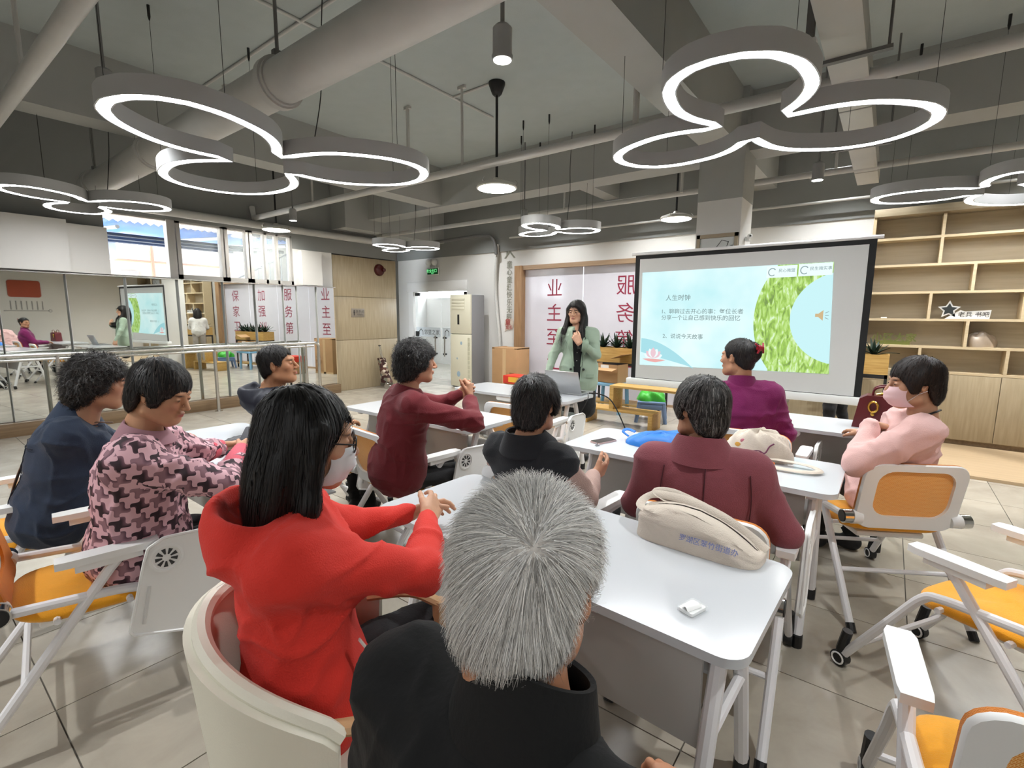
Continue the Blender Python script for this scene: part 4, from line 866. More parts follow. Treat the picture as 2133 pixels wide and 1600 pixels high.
# ---------------- table things
lp = thing('laptop', 'open silver laptop seen from behind on the front table', 'laptop', (-2.42, 4.0, .751), 2)
ALU = pm('silver_aluminium', '#a8aaab', .35, .6)
MB().b2((-.18, -.01, 0), (.18, .24, .016), .005).build('base', ALU, lp)
ld = MB().box((0, 0, .115), (.36, .008, .235), Matrix.Translation((0, -.005, .012)) @ Matrix.Rotation(RAD(22), 4, 'X'), bev=.004).build('lid', ALU, lp)
MB().box((0, .006, .118), (.33, .002, .2), Matrix.Translation((0, -.005, .012)) @ Matrix.Rotation(RAD(22), 4, 'X')).build('display', pm('laptop_display', '#101214', .2), ld, 0)
MB().b2((-.15, .03, .016), (.15, .14, .018)).build('keyboard', BLACK, lp, 0)
lc = thing('laptop_cable', 'black cable drooping from the laptop to the floor', 'cable', (-2.2, 4.1, 0))
MB().tube(bez([(-.02, 0, .765), (.08, .02, .765), (.2, .05, .7), (.32, .1, .45), (.42, .1, .2), (.5, .05, .006), (.8, -.1, .006)], 6), .006, 6).tube(bez([(-.02, -.02, .765), (.04, -.12, .76), (.06, -.18, .72), (.0, -.3, .5), (-.1, -.4, .12), (-.3, -.5, .006)], 6), .004, 6).build('cord', BLACK, lc)
ph = thing('mobile_phone', 'dark mobile phone lying on the table left of the blue bag', 'phone', (-1.3, 2.6, .751), -18)
MB().prism(rrect(.075, .155, .01, 4), 0, .009).build('body', pm('phone_pink_rim', '#c8a9a2', .3, .4), ph); MB().prism(rrect(.07, .15, .009, 4), .009, .0095).build('screen_glass', pm('phone_glass', '#3a3836', .08), ph)
MB().tube(bez([(.02, -.075, .004), (.035, -.1, .004), (.05, -.11, .004), (.055, -.09, .004), (.04, -.08, .004)], 4), .004, 6).build('strap', pm('strap_grey', '#9a9a9c', .5), ph)
bb = thing('blue_bag', 'bright blue folded cloth bag on the table beside the maroon coat', 'bag', (-1.0, 2.74, .751), 0)
def bbf(u, v):
    a = 2*pi*u; r = cos(v*pi/2)**.45; ex = .6
    x = .2*math.copysign(abs(cos(a))**ex, cos(a))*r; y = .12*math.copysign(abs(sin(a))**ex, sin(a))*r
    h = (.04+.07*(x+.2)/.4)*sin(v*pi/2)+.006*sin(9*a+6*v)*min(4*v, 1)
    return (x, y, max(h, 0))
MB().grid(bbf, 48, 12, wrapu=True).build('sack', pm('blue_nylon', '#1d74c9', .5, bump=(24, .35)), bb, 60)
MB().tube(bez([(-.19, -.03, .03), (-.23, -.02, .05), (-.22, .02, .06), (-.17, .02, .05)], 4), .01, 6, flat=.4).build('tab', MATS['blue_nylon'], bb)
CANV = pm('natural_canvas', '#d6cabb', .9, var=(7, .08), bump=(260, .25))
tt = thing('canvas_tote_bag', 'natural canvas tote bag with blue lettering on the near table', 'bag', (-.44, 1.58, .751), -2)
def tof(u, v):
    a = 2*pi*u; ex = .5; hx = .2+.005*sin(3*a); t = v
    x = hx*math.copysign(abs(cos(a))**ex, cos(a)); y = .075*math.copysign(abs(sin(a))**ex, sin(a))
    top = .062+.055*(1-((x+.05)/.2)**2)
    prof = sin(min(t*1.3, 1)*pi/2); sh = cos(t*pi/2)**.5 if t > .35 else 1.0
    sh = 1-.93*max(0, (t-.3)/.7)**1.5
    wr = .005*sin(11*x*6+13*t)+.004*sin(29*x+20*y+8*t)+.004*sin(47*x+31*t)
    return (x*(1-.18*max(0, t-.4)), y*sh+.02*t+wr*min(1, 3*t)*(1 if t < .95 else 0), top*prof)
MB().grid(tof, 56, 16, wrapu=True).build('sack', CANV, tt, 60)
MB().tube(bez([(-.06, -.005, .11), (-.14, -.02, .085), (-.2, .0, .085), (-.205, .05, .1), (-.16, .06, .12), (-.05, .05, .125), (.06, .04, .105), (.15, .045, .06), (.2, .04, .03)], 5), .016, 8, flat=.25).build('strap', CANV, tt)
MB().tube(bez([(-.1, .045, .10), (-.18, .07, .12), (-.12, .085, .13), (0, .06, .115)], 5), .014, 8, flat=.25).build('strap', CANV, tt)
text_on(tt, 'lettering', '罗湖区翠竹街道办', .0225, pm('blue_ink', '#6d7ab2', .8), Matrix.Translation((.058, -.078, .05)) @ Matrix.Rotation(RAD(62), 4, 'X'), bold=.004)
t2 = thing('canvas_tote_bag', 'round slumped canvas tote with colourful print behind the maroon coat', 'bag', (-.50, 2.83, .751), 10)
MB().grid(crumple(.16, .11, .14, 11, .07, .45), 40, 14, wrapu=True).build('sack', CANV, t2, 60)
MB().tube(bez([(-.02, -.08, .02), (.1, -.1, .025), (.22, -.12, .02), (.27, -.17, .012), (.2, -.22, .012), (.05, -.2, .012), (-.02, -.16, .012)], 5), .018, 8, flat=.25).build('strap', CANV, t2)
for k, (x, z, c) in enumerate(((-.1, .08, '#d8a24a'), (-.075, .1, '#c77a8a'), (-.05, .085, '#7fae7a'), (-.02, .11, '#d98a4a'), (0.0, .09, '#8a8ac0'))): MB().ell((x, -.088+.35*(z-.08), z), (.014, .004, .012), 8, 6).build('print_blob', pm('print_%d' % k, c, .8), t2)
MB().tube(bez([(-.04, -.1, .055), (.0, -.098, .06), (.03, -.1, .05), (.05, -.088, .085), (.07, -.08, .1)], 4), .004, 6).build('print_figure', pm('print_plum', '#6b3350', .8), t2)
for k, (x, y) in enumerate(((-.05, -.12), (0, -.13), (.06, -.14))): MB().ell((x, y, .012), (.02, .015, .011), 10, 6).build('fruit', pm('fruit_orange', '#e5762c', .5), t2)
ti = thing('tissue_pack', 'small clear pack of white tissues on the near table', 'tissue pack', (-.338, 1.21, .751), -18)
MB().prism(rrect(.042, .06, .006, 3), 0, .008).build('tissues', pm('tissue_white', '#f4f4f2', .8), ti); MB().prism(rrect(.047, .068, .006, 3), .0, .0095).build('wrapper', pm('clear_film', '#f7fbfb', .1, alpha=.25), ti)
MB().grid(lambda u, v: (-.012+.022*u+.006*v, -.025+.05*v-.008*u, .0095+.008*sin(pi*u)*(1-.5*v)), 7, 6).build('loose_fold', MATS['tissue_white'], ti)
hb = thing('red_handbag', 'dark red leather handbag with gold charm on far right table', 'bag', (.02, 4.12, .751), 0)
DRL = pm('burgundy_leather', '#5c1018', .35, bump=(120, .1))
MB().prism([(-.17, 0), (.17, 0), (.14, .2), (.1, .225), (-.1, .225), (-.14, .2)], -.065, .065, Matrix.Rotation(RAD(90), 4, 'X')).build('body', DRL, hb, 20)
for s in (-1, 1): MB().tube(bez([(-.07, s*.04, .22), (-.06, s*.045, .27), (0, s*.045, .29), (.06, s*.045, .27), (.07, s*.04, .22)], 4), .007, 6).build('handle', DRL, hb)
MB().tube([Vector((-.06+.025*cos(a), -.072, .15+.035*sin(a))) for a in np.linspace(0, 2*pi, 17)[:-1]], .008, 6, closed=True).ell((-.06, -.074, .1), (.012, .006, .012), 8, 6).build('gold_charm', pm('gold', '#c9a24a', .25, .9), hb)
MB().cyl((-.05, 0, .225), (.03, 0, .245), .01, seg=8).build('clasp', MATS['gold'], hb)
jb = thing('dark_jacket_bundle', 'dark quilted bag lying on the table in front of patterned shirt', 'bag', (-2.72, 1.24, .751), 30)
MB().grid(crumple(.22, .13, .07, 8, .1, .5), 40, 10, wrapu=True).build('sack', pm('charcoal_nylon', '#26272c', .5, bump=(40, .3)), jb, 60)
bj = thing('blue_cushion_bag', 'small royal blue bag on the floor behind orange chair back', 'bag', (-2.95, 2.2, .45), 30)
MB().grid(crumple(.16, .12, .14, 5, .1, .5), 32, 10, wrapu=True).build('sack', pm('royal_blue_cloth', '#2a4580', .7), bj, 60)
bj.location = (-2.86, 2.42, .564)
# ---------------- things on the bookcase
ss = thing('star_sign', 'white star-shaped sign reading veteran book bar on bookcase shelf', 'sign', (.66, 7.68, 1.489))
star = [(.105*(1 if k % 2 == 0 else .5)*sin(pi*k/5), .105*(1 if k % 2 == 0 else .5)*cos(pi*k/5)) for k in range(10)]
MB().prism([(-.19, 0), (.19, 0), (.2, .1), (-.02, .085), (-.06, .1)], -.02, 0, face_y(.03, 0, 0)).prism([(x*1.0-.13, y+.105) for x, y in star], -.02, 0.0, face_y(0, 0, .0)).build('board', pm('sign_white', '#ecebe8', .5), ss, 0)
MB().prism([(x*.72-.13, y*.72+.105) for x, y in star], 0, .003, face_y(0, 0, 0)).build('star', pm('star_dark', '#33383a', .5), ss, 0)
text_on(ss, 'lettering', '老兵 书吧', .062, DK, face_y(.085, -.003, .05), bold=.006)
gs = thing('green_sign', 'olive green cut-out lettering sign standing on bookcase shelf', 'sign', (.05, 7.68, 1.169))
MB().b2((-.16, 0, 0), (.16, .02, .045)).build('base', pm('olive_green', '#737a3a', .6), gs, 0)
text_on(gs, 'lettering', '小区大家', .11, MATS['olive_green'], face_y(0, -.001, .09), bold=.02)
cb = thing('crumpled_plastic_bag', 'crumpled grey-brown plastic bag on the bookcase shelf', 'bag', (.83, 7.72, 1.17))
MB().grid(crumple(.14, .09, .15, 14, .16, .5), 36, 12, wrapu=True).build('sack', pm('greyish_film', '#9a8a78', .35), cb, 60)
wi = thing('white_card', 'small white card lying on the bookcase shelf near the screen', 'card', (-.07, 7.68, 1.489)); MB().b2((-.03, -.02, 0), (.03, .02, .015), .003).build('card', pm('sign_white', '#ecebe8', .5), wi)
# sign on the right wall, seen only in the mirror
os_ = thing('orange_wall_sign', 'orange rounded sign with cutlery drawing on right wall, seen in mirror', 'sign', (XR, 4.7, 2.18))
MB().prism(rrect(.75, .5, .07, 4), 0, .02, Matrix(((0, 0, -1, 0), (-1, 0, 0, 0), (0, 1, 0, 0), (0, 0, 0, 1)))).build('board', pm('burnt_orange', '#a8441f', .5), os_)
for k in range(7): MB().b2((-.012, -.35+k*.12, -.62), (0, -.33+k*.12, -.36)).build('cutlery', pm('cutlery_grey', '#8d8b88', .5), os_, 0)
MB().b2((-.012, -.5, -.66), (0, .5, -.645)).tube([Vector((-.006, .55+.04*cos(a), -.652+.04*sin(a))) for a in np.linspace(0, 2*pi, 13)[:-1]], .006, 5, closed=True).build('line', MATS['cutlery_grey'], os_)
# ================================================================ PEOPLE : signed-distance bodies
V3 = lambda *a: np.array(a, float)
def nrmz(v): v = np.asarray(v, float); return v/(np.linalg.norm(v)+1e-12)
class Field:
    def __init__(s, lo, hi, h):
        s.h = h; s.lo = np.asarray(lo, float)-2*h; n = np.ceil((np.asarray(hi, float)+2*h-s.lo)/h).astype(int)+1
        s.ax = [s.lo[i]+h*np.arange(n[i]) for i in range(3)]; s.D = np.full(n, .3, np.float32)
    def blk(s, lo, hi):
        sl = []
        for i in range(3):
            a = max(0, int((lo[i]-s.lo[i])/s.h)-1); b = min(s.D.shape[i], int((hi[i]-s.lo[i])/s.h)+3)
            if b <= a: return None
            sl.append(slice(a, b))
        x, y, z = np.meshgrid(*[s.ax[i][sl[i]].astype(np.float32) for i in range(3)], indexing='ij'); return tuple(sl), x, y, z
    def _min(s, sl, d, k):
        o = s.D[sl]
        if k <= 0: s.D[sl] = np.minimum(o, d); return
        h = np.clip(.5+.5*(o-d)/k, 0, 1); s.D[sl] = o*(1-h)+d*h-k*h*(1-h)
    def cone(s, a, b, r1, r2, k=.02):
        a = np.asarray(a, float); b = np.asarray(b, float); m = max(r1, r2)+max(k, .0)+2*s.h
        q = s.blk(np.minimum(a, b)-m, np.maximum(a, b)+m)
        if q is None: return s
        sl, x, y, z = q; d = b-a; L2 = max(d@d, 1e-9)
        t = np.clip(((x-a[0])*d[0]+(y-a[1])*d[1]+(z-a[2])*d[2])/L2, 0, 1)
        dist = np.sqrt((x-a[0]-t*d[0])**2+(y-a[1]-t*d[1])**2+(z-a[2]-t*d[2])**2)-(r1+(r2-r1)*t)
        s._min(sl, dist, k); return s
    def _ell(s, x, y, z, c, r, R):
        px, py, pz = x-c[0], y-c[1], z-c[2]
        if R is not None: px, py, pz = [px*R[0][i]+py*R[1][i]+pz*R[2][i] for i in range(3)]
        k0 = np.sqrt((px/r[0])**2+(py/r[1])**2+(pz/r[2])**2); k1 = np.sqrt((px/r[0]**2)**2+(py/r[1]**2)**2+(pz/r[2]**2)**2)+1e-9
        return k0*(k0-1)/k1
    def ell(s, c, r, R=None, k=.02):
        m = max(r)+k+2*s.h; q = s.blk(np.asarray(c)-m, np.asarray(c)+m)
        if q is None: return s
        sl, x, y, z = q; s._min(sl, s._ell(x, y, z, c, r, R), k); return s
    def sub(s, c, r, R=None, k=.01):
        m = max(r)+k+2*s.h; q = s.blk(np.asarray(c)-m, np.asarray(c)+m)
        if q is None: return s
        sl, x, y, z = q; d = -s._ell(x, y, z, c, r, R); o = s.D[sl]
        h = np.clip(.5-.5*(o-d)/k, 0, 1); s.D[sl] = o*(1-h)+d*h+k*h*(1-h); return s
    def cut(s, p, n):
        x, y, z = np.meshgrid(*[a.astype(np.float32) for a in s.ax], indexing='ij'); n = nrmz(n)
        s.D = np.maximum(s.D, (x-p[0])*n[0]+(y-p[1])*n[1]+(z-p[2])*n[2]); return s
    def mesh(s):
        D = s.D; ins = D < 0; C = np.zeros(np.array(D.shape)-1, np.int8)
        off = [(a, b, c) for a in (0, 1) for b in (0, 1) for c in (0, 1)]
        nx, ny, nz = C.shape
        for a, b, c in off: C += ins[a:a+nx, b:b+ny, c:c+nz]
        act = (C > 0) & (C < 8); idx = np.full(C.shape, -1, np.int64); ii = np.argwhere(act); n = len(ii); idx[act] = np.arange(n)
        pos = np.zeros((n, 3)); cnt = np.zeros(n)
        for a in off:
            for ax in range(3):
                if a[ax]: continue
                b = list(a); b[ax] = 1
                d1 = D[ii[:, 0]+a[0], ii[:, 1]+a[1], ii[:, 2]+a[2]]; d2 = D[ii[:, 0]+b[0], ii[:, 1]+b[1], ii[:, 2]+b[2]]
                m = (d1 < 0) != (d2 < 0); t = np.where(m, d1/np.where(m, d1-d2, 1), 0)
                p = np.tile(np.array(a, float), (n, 1)); p[:, ax] = t; pos[m] += p[m]; cnt[m] += 1
        V = s.lo+s.h*(ii+pos/np.maximum(cnt, 1)[:, None]); F = []
        def quads(m, o, cells):
            e = np.argwhere(m)
            if not len(e): return
            e = e+np.array(o); fl = ins[e[:, 0], e[:, 1], e[:, 2]]
            q = np.stack([idx[e[:, 0]+c[0], e[:, 1]+c[1], e[:, 2]+c[2]] for c in cells], 1); q[~fl] = q[~fl][:, ::-1]; F.append(q[(q >= 0).all(1)])
        quads(ins[:-1, 1:-1, 1:-1] != ins[1:, 1:-1, 1:-1], (0, 1, 1), [(0, -1, -1), (0, 0, -1), (0, 0, 0), (0, -1, 0)])
        quads(ins[1:-1, :-1, 1:-1] != ins[1:-1, 1:, 1:-1], (1, 0, 1), [(-1, 0, -1), (-1, 0, 0), (0, 0, 0), (0, 0, -1)])
        quads(ins[1:-1, 1:-1, :-1] != ins[1:-1, 1:-1, 1:], (1, 1, 0), [(-1, -1, 0), (0, -1, 0), (0, 0, 0), (-1, 0, 0)])
        return V, (np.concatenate(F) if F else np.zeros((0, 4), int))
def vnormals(V, F):
    a = V[F[:, 2]]-V[F[:, 0]]; b = V[F[:, 3]]-V[F[:, 1]]; fn = np.cross(a, b); N = np.zeros_like(V)
    for i in range(4): np.add.at(N, F[:, i], fn)
    return N/(np.linalg.norm(N, axis=1, keepdims=True)+1e-12)
def vnoise(P, seed=0):
    i = np.floor(P).astype(np.int64); f = P-i; f = f*f*(3-2*f)
    def hsh(x, y, z):
        n = (x*374761393+y*668265263+z*2147483647*3+seed*1274126177) & 0xffffffff
        n = ((n ^ (n >> 13))*1274126177) & 0xffffffff; return ((n ^ (n >> 16)) & 0xffff)/32767.5-1
    o = 0
    for a in (0, 1):
        for b in (0, 1):
            for c in (0, 1):
                w = (f[:, 0] if a else 1-f[:, 0])*(f[:, 1] if b else 1-f[:, 1])*(f[:, 2] if c else 1-f[:, 2]); o = o+w*hsh(i[:, 0]+a, i[:, 1]+b, i[:, 2]+c)
    return o
def mesh_obj(name, V, F, mat, parent, origin=(0, 0, 0), tint=None, uv=False):
    me = bpy.data.meshes.new(name); me.from_pydata((V-np.asarray(origin)).tolist(), [], F.tolist()); me.materials.append(mat); me.shade_smooth()
    if tint is not None:
        at = me.color_attributes.new('tint', 'FLOAT_COLOR', 'POINT'); at.data.foreach_set('color', np.c_[tint, np.ones(len(V))].astype(np.float32).ravel())
    if uv:
        N = vnormals(V, F); fn = N[F].mean(1); ax = np.abs(fn).argmax(1); co = V[F]
        u = np.where((ax == 0)[:, None], co[:, :, 1], co[:, :, 0]); v = np.where((ax == 2)[:, None], co[:, :, 1], co[:, :, 2])
        ul = me.uv_layers.new(name='fabric'); ul.data.foreach_set('uv', np.stack([u, v], 2).astype(np.float32).ravel())
    o = bpy.data.objects.new(name, me); COL.objects.link(o); o.parent = parent; return o
def tintmat(name, rough=.5, spec=.4, sss=0, aniso=0):
    if name in MATS: return MATS[name]
    m = bpy.data.materials.new(name); m.use_nodes = True; nt = m.node_tree; b = nt.nodes['Principled BSDF']
    a = nt.nodes.new('ShaderNodeVertexColor'); a.layer_name = 'tint'; nt.links.new(a.outputs[0], b.inputs['Base Color'])
    b.inputs['Roughness'].default_value = rough; b.inputs['Specular IOR Level'].default_value = spec
    if sss: b.inputs['Subsurface Weight'].default_value = sss; b.inputs['Subsurface Radius'].default_value = (.01, .004, .002); b.inputs['Subsurface Scale'].default_value = .6
    MATS[name] = m; return m
SKIN = tintmat('skin', .5, .35, 0); HAIRM = tintmat('hair', .5, .45)
def clothmat(name, col, bump=(180, .25), rough=.85, var=(9, .12), sheen=.08): return pm(name, col, rough, var=var, bump=bump, sheen=sheen)
def frame(az, pitch=0, roll=0):
    """columns right, forward, up; az ccw from +y, pitch>0 looks down, roll>0 tilts to own right"""
    a, p, r = RAD(az), RAD(pitch), RAD(roll)
    f0 = V3(-sin(a), cos(a), 0); rt = V3(cos(a), sin(a), 0)
    f = f0*cos(p)-V3(0, 0, 1)*sin(p); up = np.cross(rt, f)
    r2 = rt*cos(r)-up*sin(r); u2 = rt*sin(r)+up*cos(r)
    return np.stack([r2, f, u2], 1)
def head_field(h, sc=1.0, mask=False):
    F = Field((-.1, -.13, -.2), (.1, .14, .13), h)
    F.ell((0, -.018, .03), (.0735, .092, .081), k=.0); F.ell((0, .022, -.03), (.061, .066, .083), k=.03); F.ell((0, .062, -.09), (.028, .024, .022), k=.03)
    for s in (-1, 1):
        F.ell((s*.037, .058, -.018), (.024, .022, .021), k=.02); F.cone((s*.05, -.005, -.07), (s*.022, .062, -.095), .02, .016, .03)
    F.ell((0, .078, .026), (.044, .013, .013), k=.02)
    for s in (-1, 1): F.sub((s*.031, .1, .004), (.02, .016, .0115), k=.014)
    F.cone((0, .088, .01), (0, .109, -.026), .006, .0105, .012)
    for s in (-1, 1): F.ell((s*.0105, .099, -.031), (.0085, .01, .007), k=.006)
    for s in (-1, 1): F.ell((s*.031, .0775, .002), (.0145, .0125, .0115), k=.004)
    F.ell((0, .09, -.054), (.022, .011, .0058), k=.008); F.ell((0, .089, -.0645), (.019, .011, .006), k=.008); F.sub((0, .106, -.059), (.022, .008, .0016), k=.004)
    for s in (-1, 1):
        R = frame(-s*22, 0, s*8); F.ell((s*.077, -.012, -.006), (.007, .018, .031), R, k=.008); F.sub((s*.086, -.004, -.002), (.006, .009, .017), R, k=.004)
    F.cone((0, -.03, -.05), (0, -.045, -.19), .05, .055, .03)
    return F
_heads = {}
def head_mesh(h):
    if h not in _heads: _heads[h] = head_field(h).mesh()
    return _heads[h]
def skin_tint(V, base, age=0, lips='#a8625a', brow='#2b211d'):
    c = np.tile(np.array(lin(base)[:3]), (len(V), 1)); x, y, z = np.abs(V[:, 0]), V[:, 1], V[:, 2]
    n = vnoise(V*60, 3)*.06+vnoise(V*140, 5)*.03; c *= (1+n)[:, None]
    fr = y > .05
    def mixin(w, col): nonlocal c; w = np.clip(w, 0, 1)[:, None]; c = c*(1-w)+np.array(lin(col)[:3])*w
    mixin(np.where(fr, np.exp(-(((x-.04)/.022)**2+((z+.02)/.02)**2))*.3, 0), '#c07c66')
    mixin(np.where(fr, 1.3-np.sqrt((x/.022)**2+((z+.0595)/.0105)**2)*1.3, 0)*1.6, lips)
    mixin(np.where(fr, 1.5-np.sqrt(((x-.03)/.02)**2+((z-.021-.1*(x-.03))/.0045)**2)*1.2, 0), brow)
    mixin(np.where(fr, 1.5-np.sqrt(((x-.031)/.0125)**2+((z-.002)/.0042)**2)*1.2, 0), '#1d1512')
    mixin(np.where(fr, 1.4-np.sqrt(((x-.009)/.004)**2+((z+.0365)/.003)**2)*1.2, 0), '#5a3328')
    return c
# ---- hair volumes in head space
def hair_field(style, h=.005):
    F = Field((-.17, -.19, -.34), (.17, .15, .19), h)
    if style == 'short':          # close cropped
        F.ell((0, -.02, .034), (.082, .099, .088), k=0); F.ell((0, -.045, -.035), (.066, .062, .06), k=.03); line = [(-.15, -.085), (-.09, -.075), (-.03, -.035), (.0, -.002), (.03, -.02), (.045, .04), (.07, .06), (.12, .062)]
    elif style == 'grey':         # thick short hair, full at the sides
        F.ell((0, -.016, .034), (.083, .098, .087), k=0); F.ell((0, -.042, -.032), (.071, .068, .066), k=.03); line = [(-.15, -.092), (-.09, -.09), (-.045, -.07), (-.03, -.03), (-.018, .012), (.006, .012), (.014, -.02), (.03, -.02), (.045, .04), (.07, .055), (.12, .06)]
    elif style == 'curly':        # permed short hair
        F.ell((0, -.022, .036), (.1, .112, .096), k=0); F.ell((0, -.055, -.04), (.088, .078, .085), k=.04)
        for s in (-1, 1): F.ell((s*.07, -.015, -.01), (.03, .05, .05), k=.03)
        line = [(-.15, -.125), (-.09, -.12), (-.03, -.085), (.0, -.035), (.03, -.03), (.05, .03), (.08, .05), (.12, .055)]
    elif style == 'crop':         # women's short straight cut
        F.ell((0, -.02, .036), (.092, .106, .092), k=0); F.ell((0, -.054, -.04), (.076, .064, .08), k=.035)
        for s in (-1, 1): F.ell((s*.068, .012, .005), (.024, .04, .05), k=.025)
        line = [(-.15, -.115), (-.09, -.11), (-.05, -.085), (-.034, -.045), (-.024, .008), (.004, .012), (.012, -.03), (.034, -.04), (.052, .0), (.075, .035), (.12, .045)]
    elif style == 'bun':
        F.ell((0, -.02, .034), (.081, .098, .087), k=0); F.ell((0, -.045, -.035), (.062, .06, .055), k=.03); F.ell((0, -.105, .035), (.055, .042, .06), k=.02); line = [(-.15, -.08), (-.09, -.075), (-.03, -.035), (.0, .0), (.03, -.005), (.045, .045), (.07, .065), (.12, .068)]
    else:                         # long, straight to the shoulders
        F.ell((0, -.02, .036), (.088, .103, .09), k=0); F.ell((0, -.055, -.07), (.1, .075, .12), k=.04); F.ell((0, -.06, -.16), (.095, .062, .11), k=.04)
        for s in (-1, 1): F.cone((s*.078, .01, .03), (s*.088, .015, -.15), .026, .02, .03); F.cone((s*.088, .015, -.13), (s*.085, .01, -.23), .022, .012, .02)
        if style == 'longfront':
            for s in (-1, 1): F.cone((s*.08, .02, -.08), (s*.095, .09, -.19), .028, .03, .03); F.cone((s*.095, .09, -.19), (s*.11, .12, -.24), .03, .012, .02)
        if style == 'longback':
            F.cone((-.05, -.09, -.15), (-.06, -.1, -.27), .035, .008, .03); F.cone((.045, -.075, -.18), (.05, -.07, -.3), .025, .005, .02)
        line = [(-.19, -.4), (.02, -.4), (.045, -.4), (.05, .03), (.075, .06), (.12, .066)]
    x, y, z = np.meshgrid(*[a.astype(np.float32) for a in F.ax], indexing='ij')
    if style.startswith('long'):
        face = np.maximum(np.maximum(np.abs(x)-.061, .035-y), z-.062-.25*(np.abs(x)-.0)*0)
        face = np.maximum(np.maximum(np.abs(x)-(.066-.35*np.clip(z, 0, .06)), .02-y), z-.06)
        F.D = np.maximum(F.D, -face)
    else:
        zl = np.interp(y, [p[0] for p in line], [p[1] for p in line]); zl = zl+.006*np.sin(x*170+y*40+1)+.004*np.sin(x*310-y*90); F.D = np.maximum(F.D, (zl-z)*.75)
    return F
_hairs = {}
def hair_mesh(style, h):
    if (style, h) not in _hairs:
        f = hair_field(style, h); V, F = f.mesh(); G = np.gradient(f.D, h); _hairs[(style, h)] = (V, F, f, G)
    return _hairs[(style, h)]
def sample(f, A, P):
    q = (P-f.lo)/f.h; n = np.array(f.D.shape); q = np.clip(q, 0, n-1.001); i = q.astype(int); t = q-i; o = 0
    for a in (0, 1):
        for b in (0, 1):
            for c in (0, 1):
                w = (t[:, 0] if a else 1-t[:, 0])*(t[:, 1] if b else 1-t[:, 1])*(t[:, 2] if c else 1-t[:, 2]); o = o+w*A[i[:, 0]+a, i[:, 1]+b, i[:, 2]+c]
    return o
def unit(A): return A/(np.linalg.norm(A, axis=1, keepdims=True)+1e-9)
def add_hair(parent, style, Hc, R, origin, cols, n, seed, sc=1.0, length=.05, lift=.004, width=.0011, curl=0., h=.005, name='hair', crown=(0, -.06, .11), wild=.25, base=None, fuzz=0.0, steps=6):
    V, F, fld, G = hair_mesh(style, h); V = V.copy(); N = vnormals(V, F); rng = np.random.default_rng(seed)
    if style == 'curly': V = V+N*(.009*vnoise(V*38, seed)+.007*vnoise(V*70, seed+1))[:, None]
    else: V = V+N*(.0035*vnoise(V*np.array([60, 60, 18]), seed)+.003*vnoise(V*np.array([120, 120, 30]), seed+4))[:, None]
    N = vnormals(V, F)
    cc = np.array([lin(c)[:3] for c in cols]); basec = np.array(lin(base or cols[0])[:3])
    pick = rng.choice(len(V), n); crown = np.array(crown); long_ = style.startswith('long')
    p = V[pick]+rng.normal(0, .0025, (n, 3)); nn = N[pick]; L_ = length*(.55+.9*rng.random(n))
    d = unit(p-crown)+V3(0, 0, -1)*(1.2 if long_ else .35)+rng.normal(0, wild, (n, 3))
    w = width*(.6+.8*rng.random(n)); col = cc[rng.integers(len(cc), size=n)]*(.75+.5*rng.random((n, 1))); lf = lift*(.3+1.2*rng.random(n)); ph = rng.random(n)*6.28
    rows = []
    for k in range(steps):
        t = k/(steps-1); d = unit(d-nn*(d*nn).sum(1, keepdims=True)); sd = np.cross(d, nn); ww = (w*(1-.75*t))[:, None]
        pp = p+nn*(lf*(.25+(t**1.5)*(1+fuzz)))[:, None]+sd*(curl*np.sin(ph+t*9))[:, None]
        rows.append(np.stack([pp-sd*ww, pp+sd*ww], 1))
        p = p+d*(L_/(steps-1))[:, None]
        g = unit(np.stack([sample(fld, a, p) for a in G], 1)); dist = sample(fld, fld.D, p); free = (p[:, 2] < -.2) if long_ else np.zeros(n, bool)
        p = np.where(free[:, None], p, p-g*np.clip(dist, -.02, .02)[:, None]*.7); nn = np.where(free[:, None], nn, g)
        d = d+V3(0, 0, -1)*(.35 if long_ else .1)+rng.normal(0, wild*.35, (n, 3))
    S = np.stack(rows, 1).reshape(-1, 3); idx = np.arange(n)[:, None]*(2*steps)+np.arange(steps-1)[None]*2
    SF = np.stack([idx, idx+1, idx+3, idx+2], 2).reshape(-1, 4)+len(V); ST = np.repeat(col, 2*steps, 0)
    AV = np.vstack([V, S]); AF = np.vstack([F, SF]); T = np.vstack([basec*(1+.25*vnoise(V*50, 2))[:, None], ST])
    return mesh_obj(name, (AV*sc) @ R.T+Hc, AF, HAIRM, parent, origin, T)
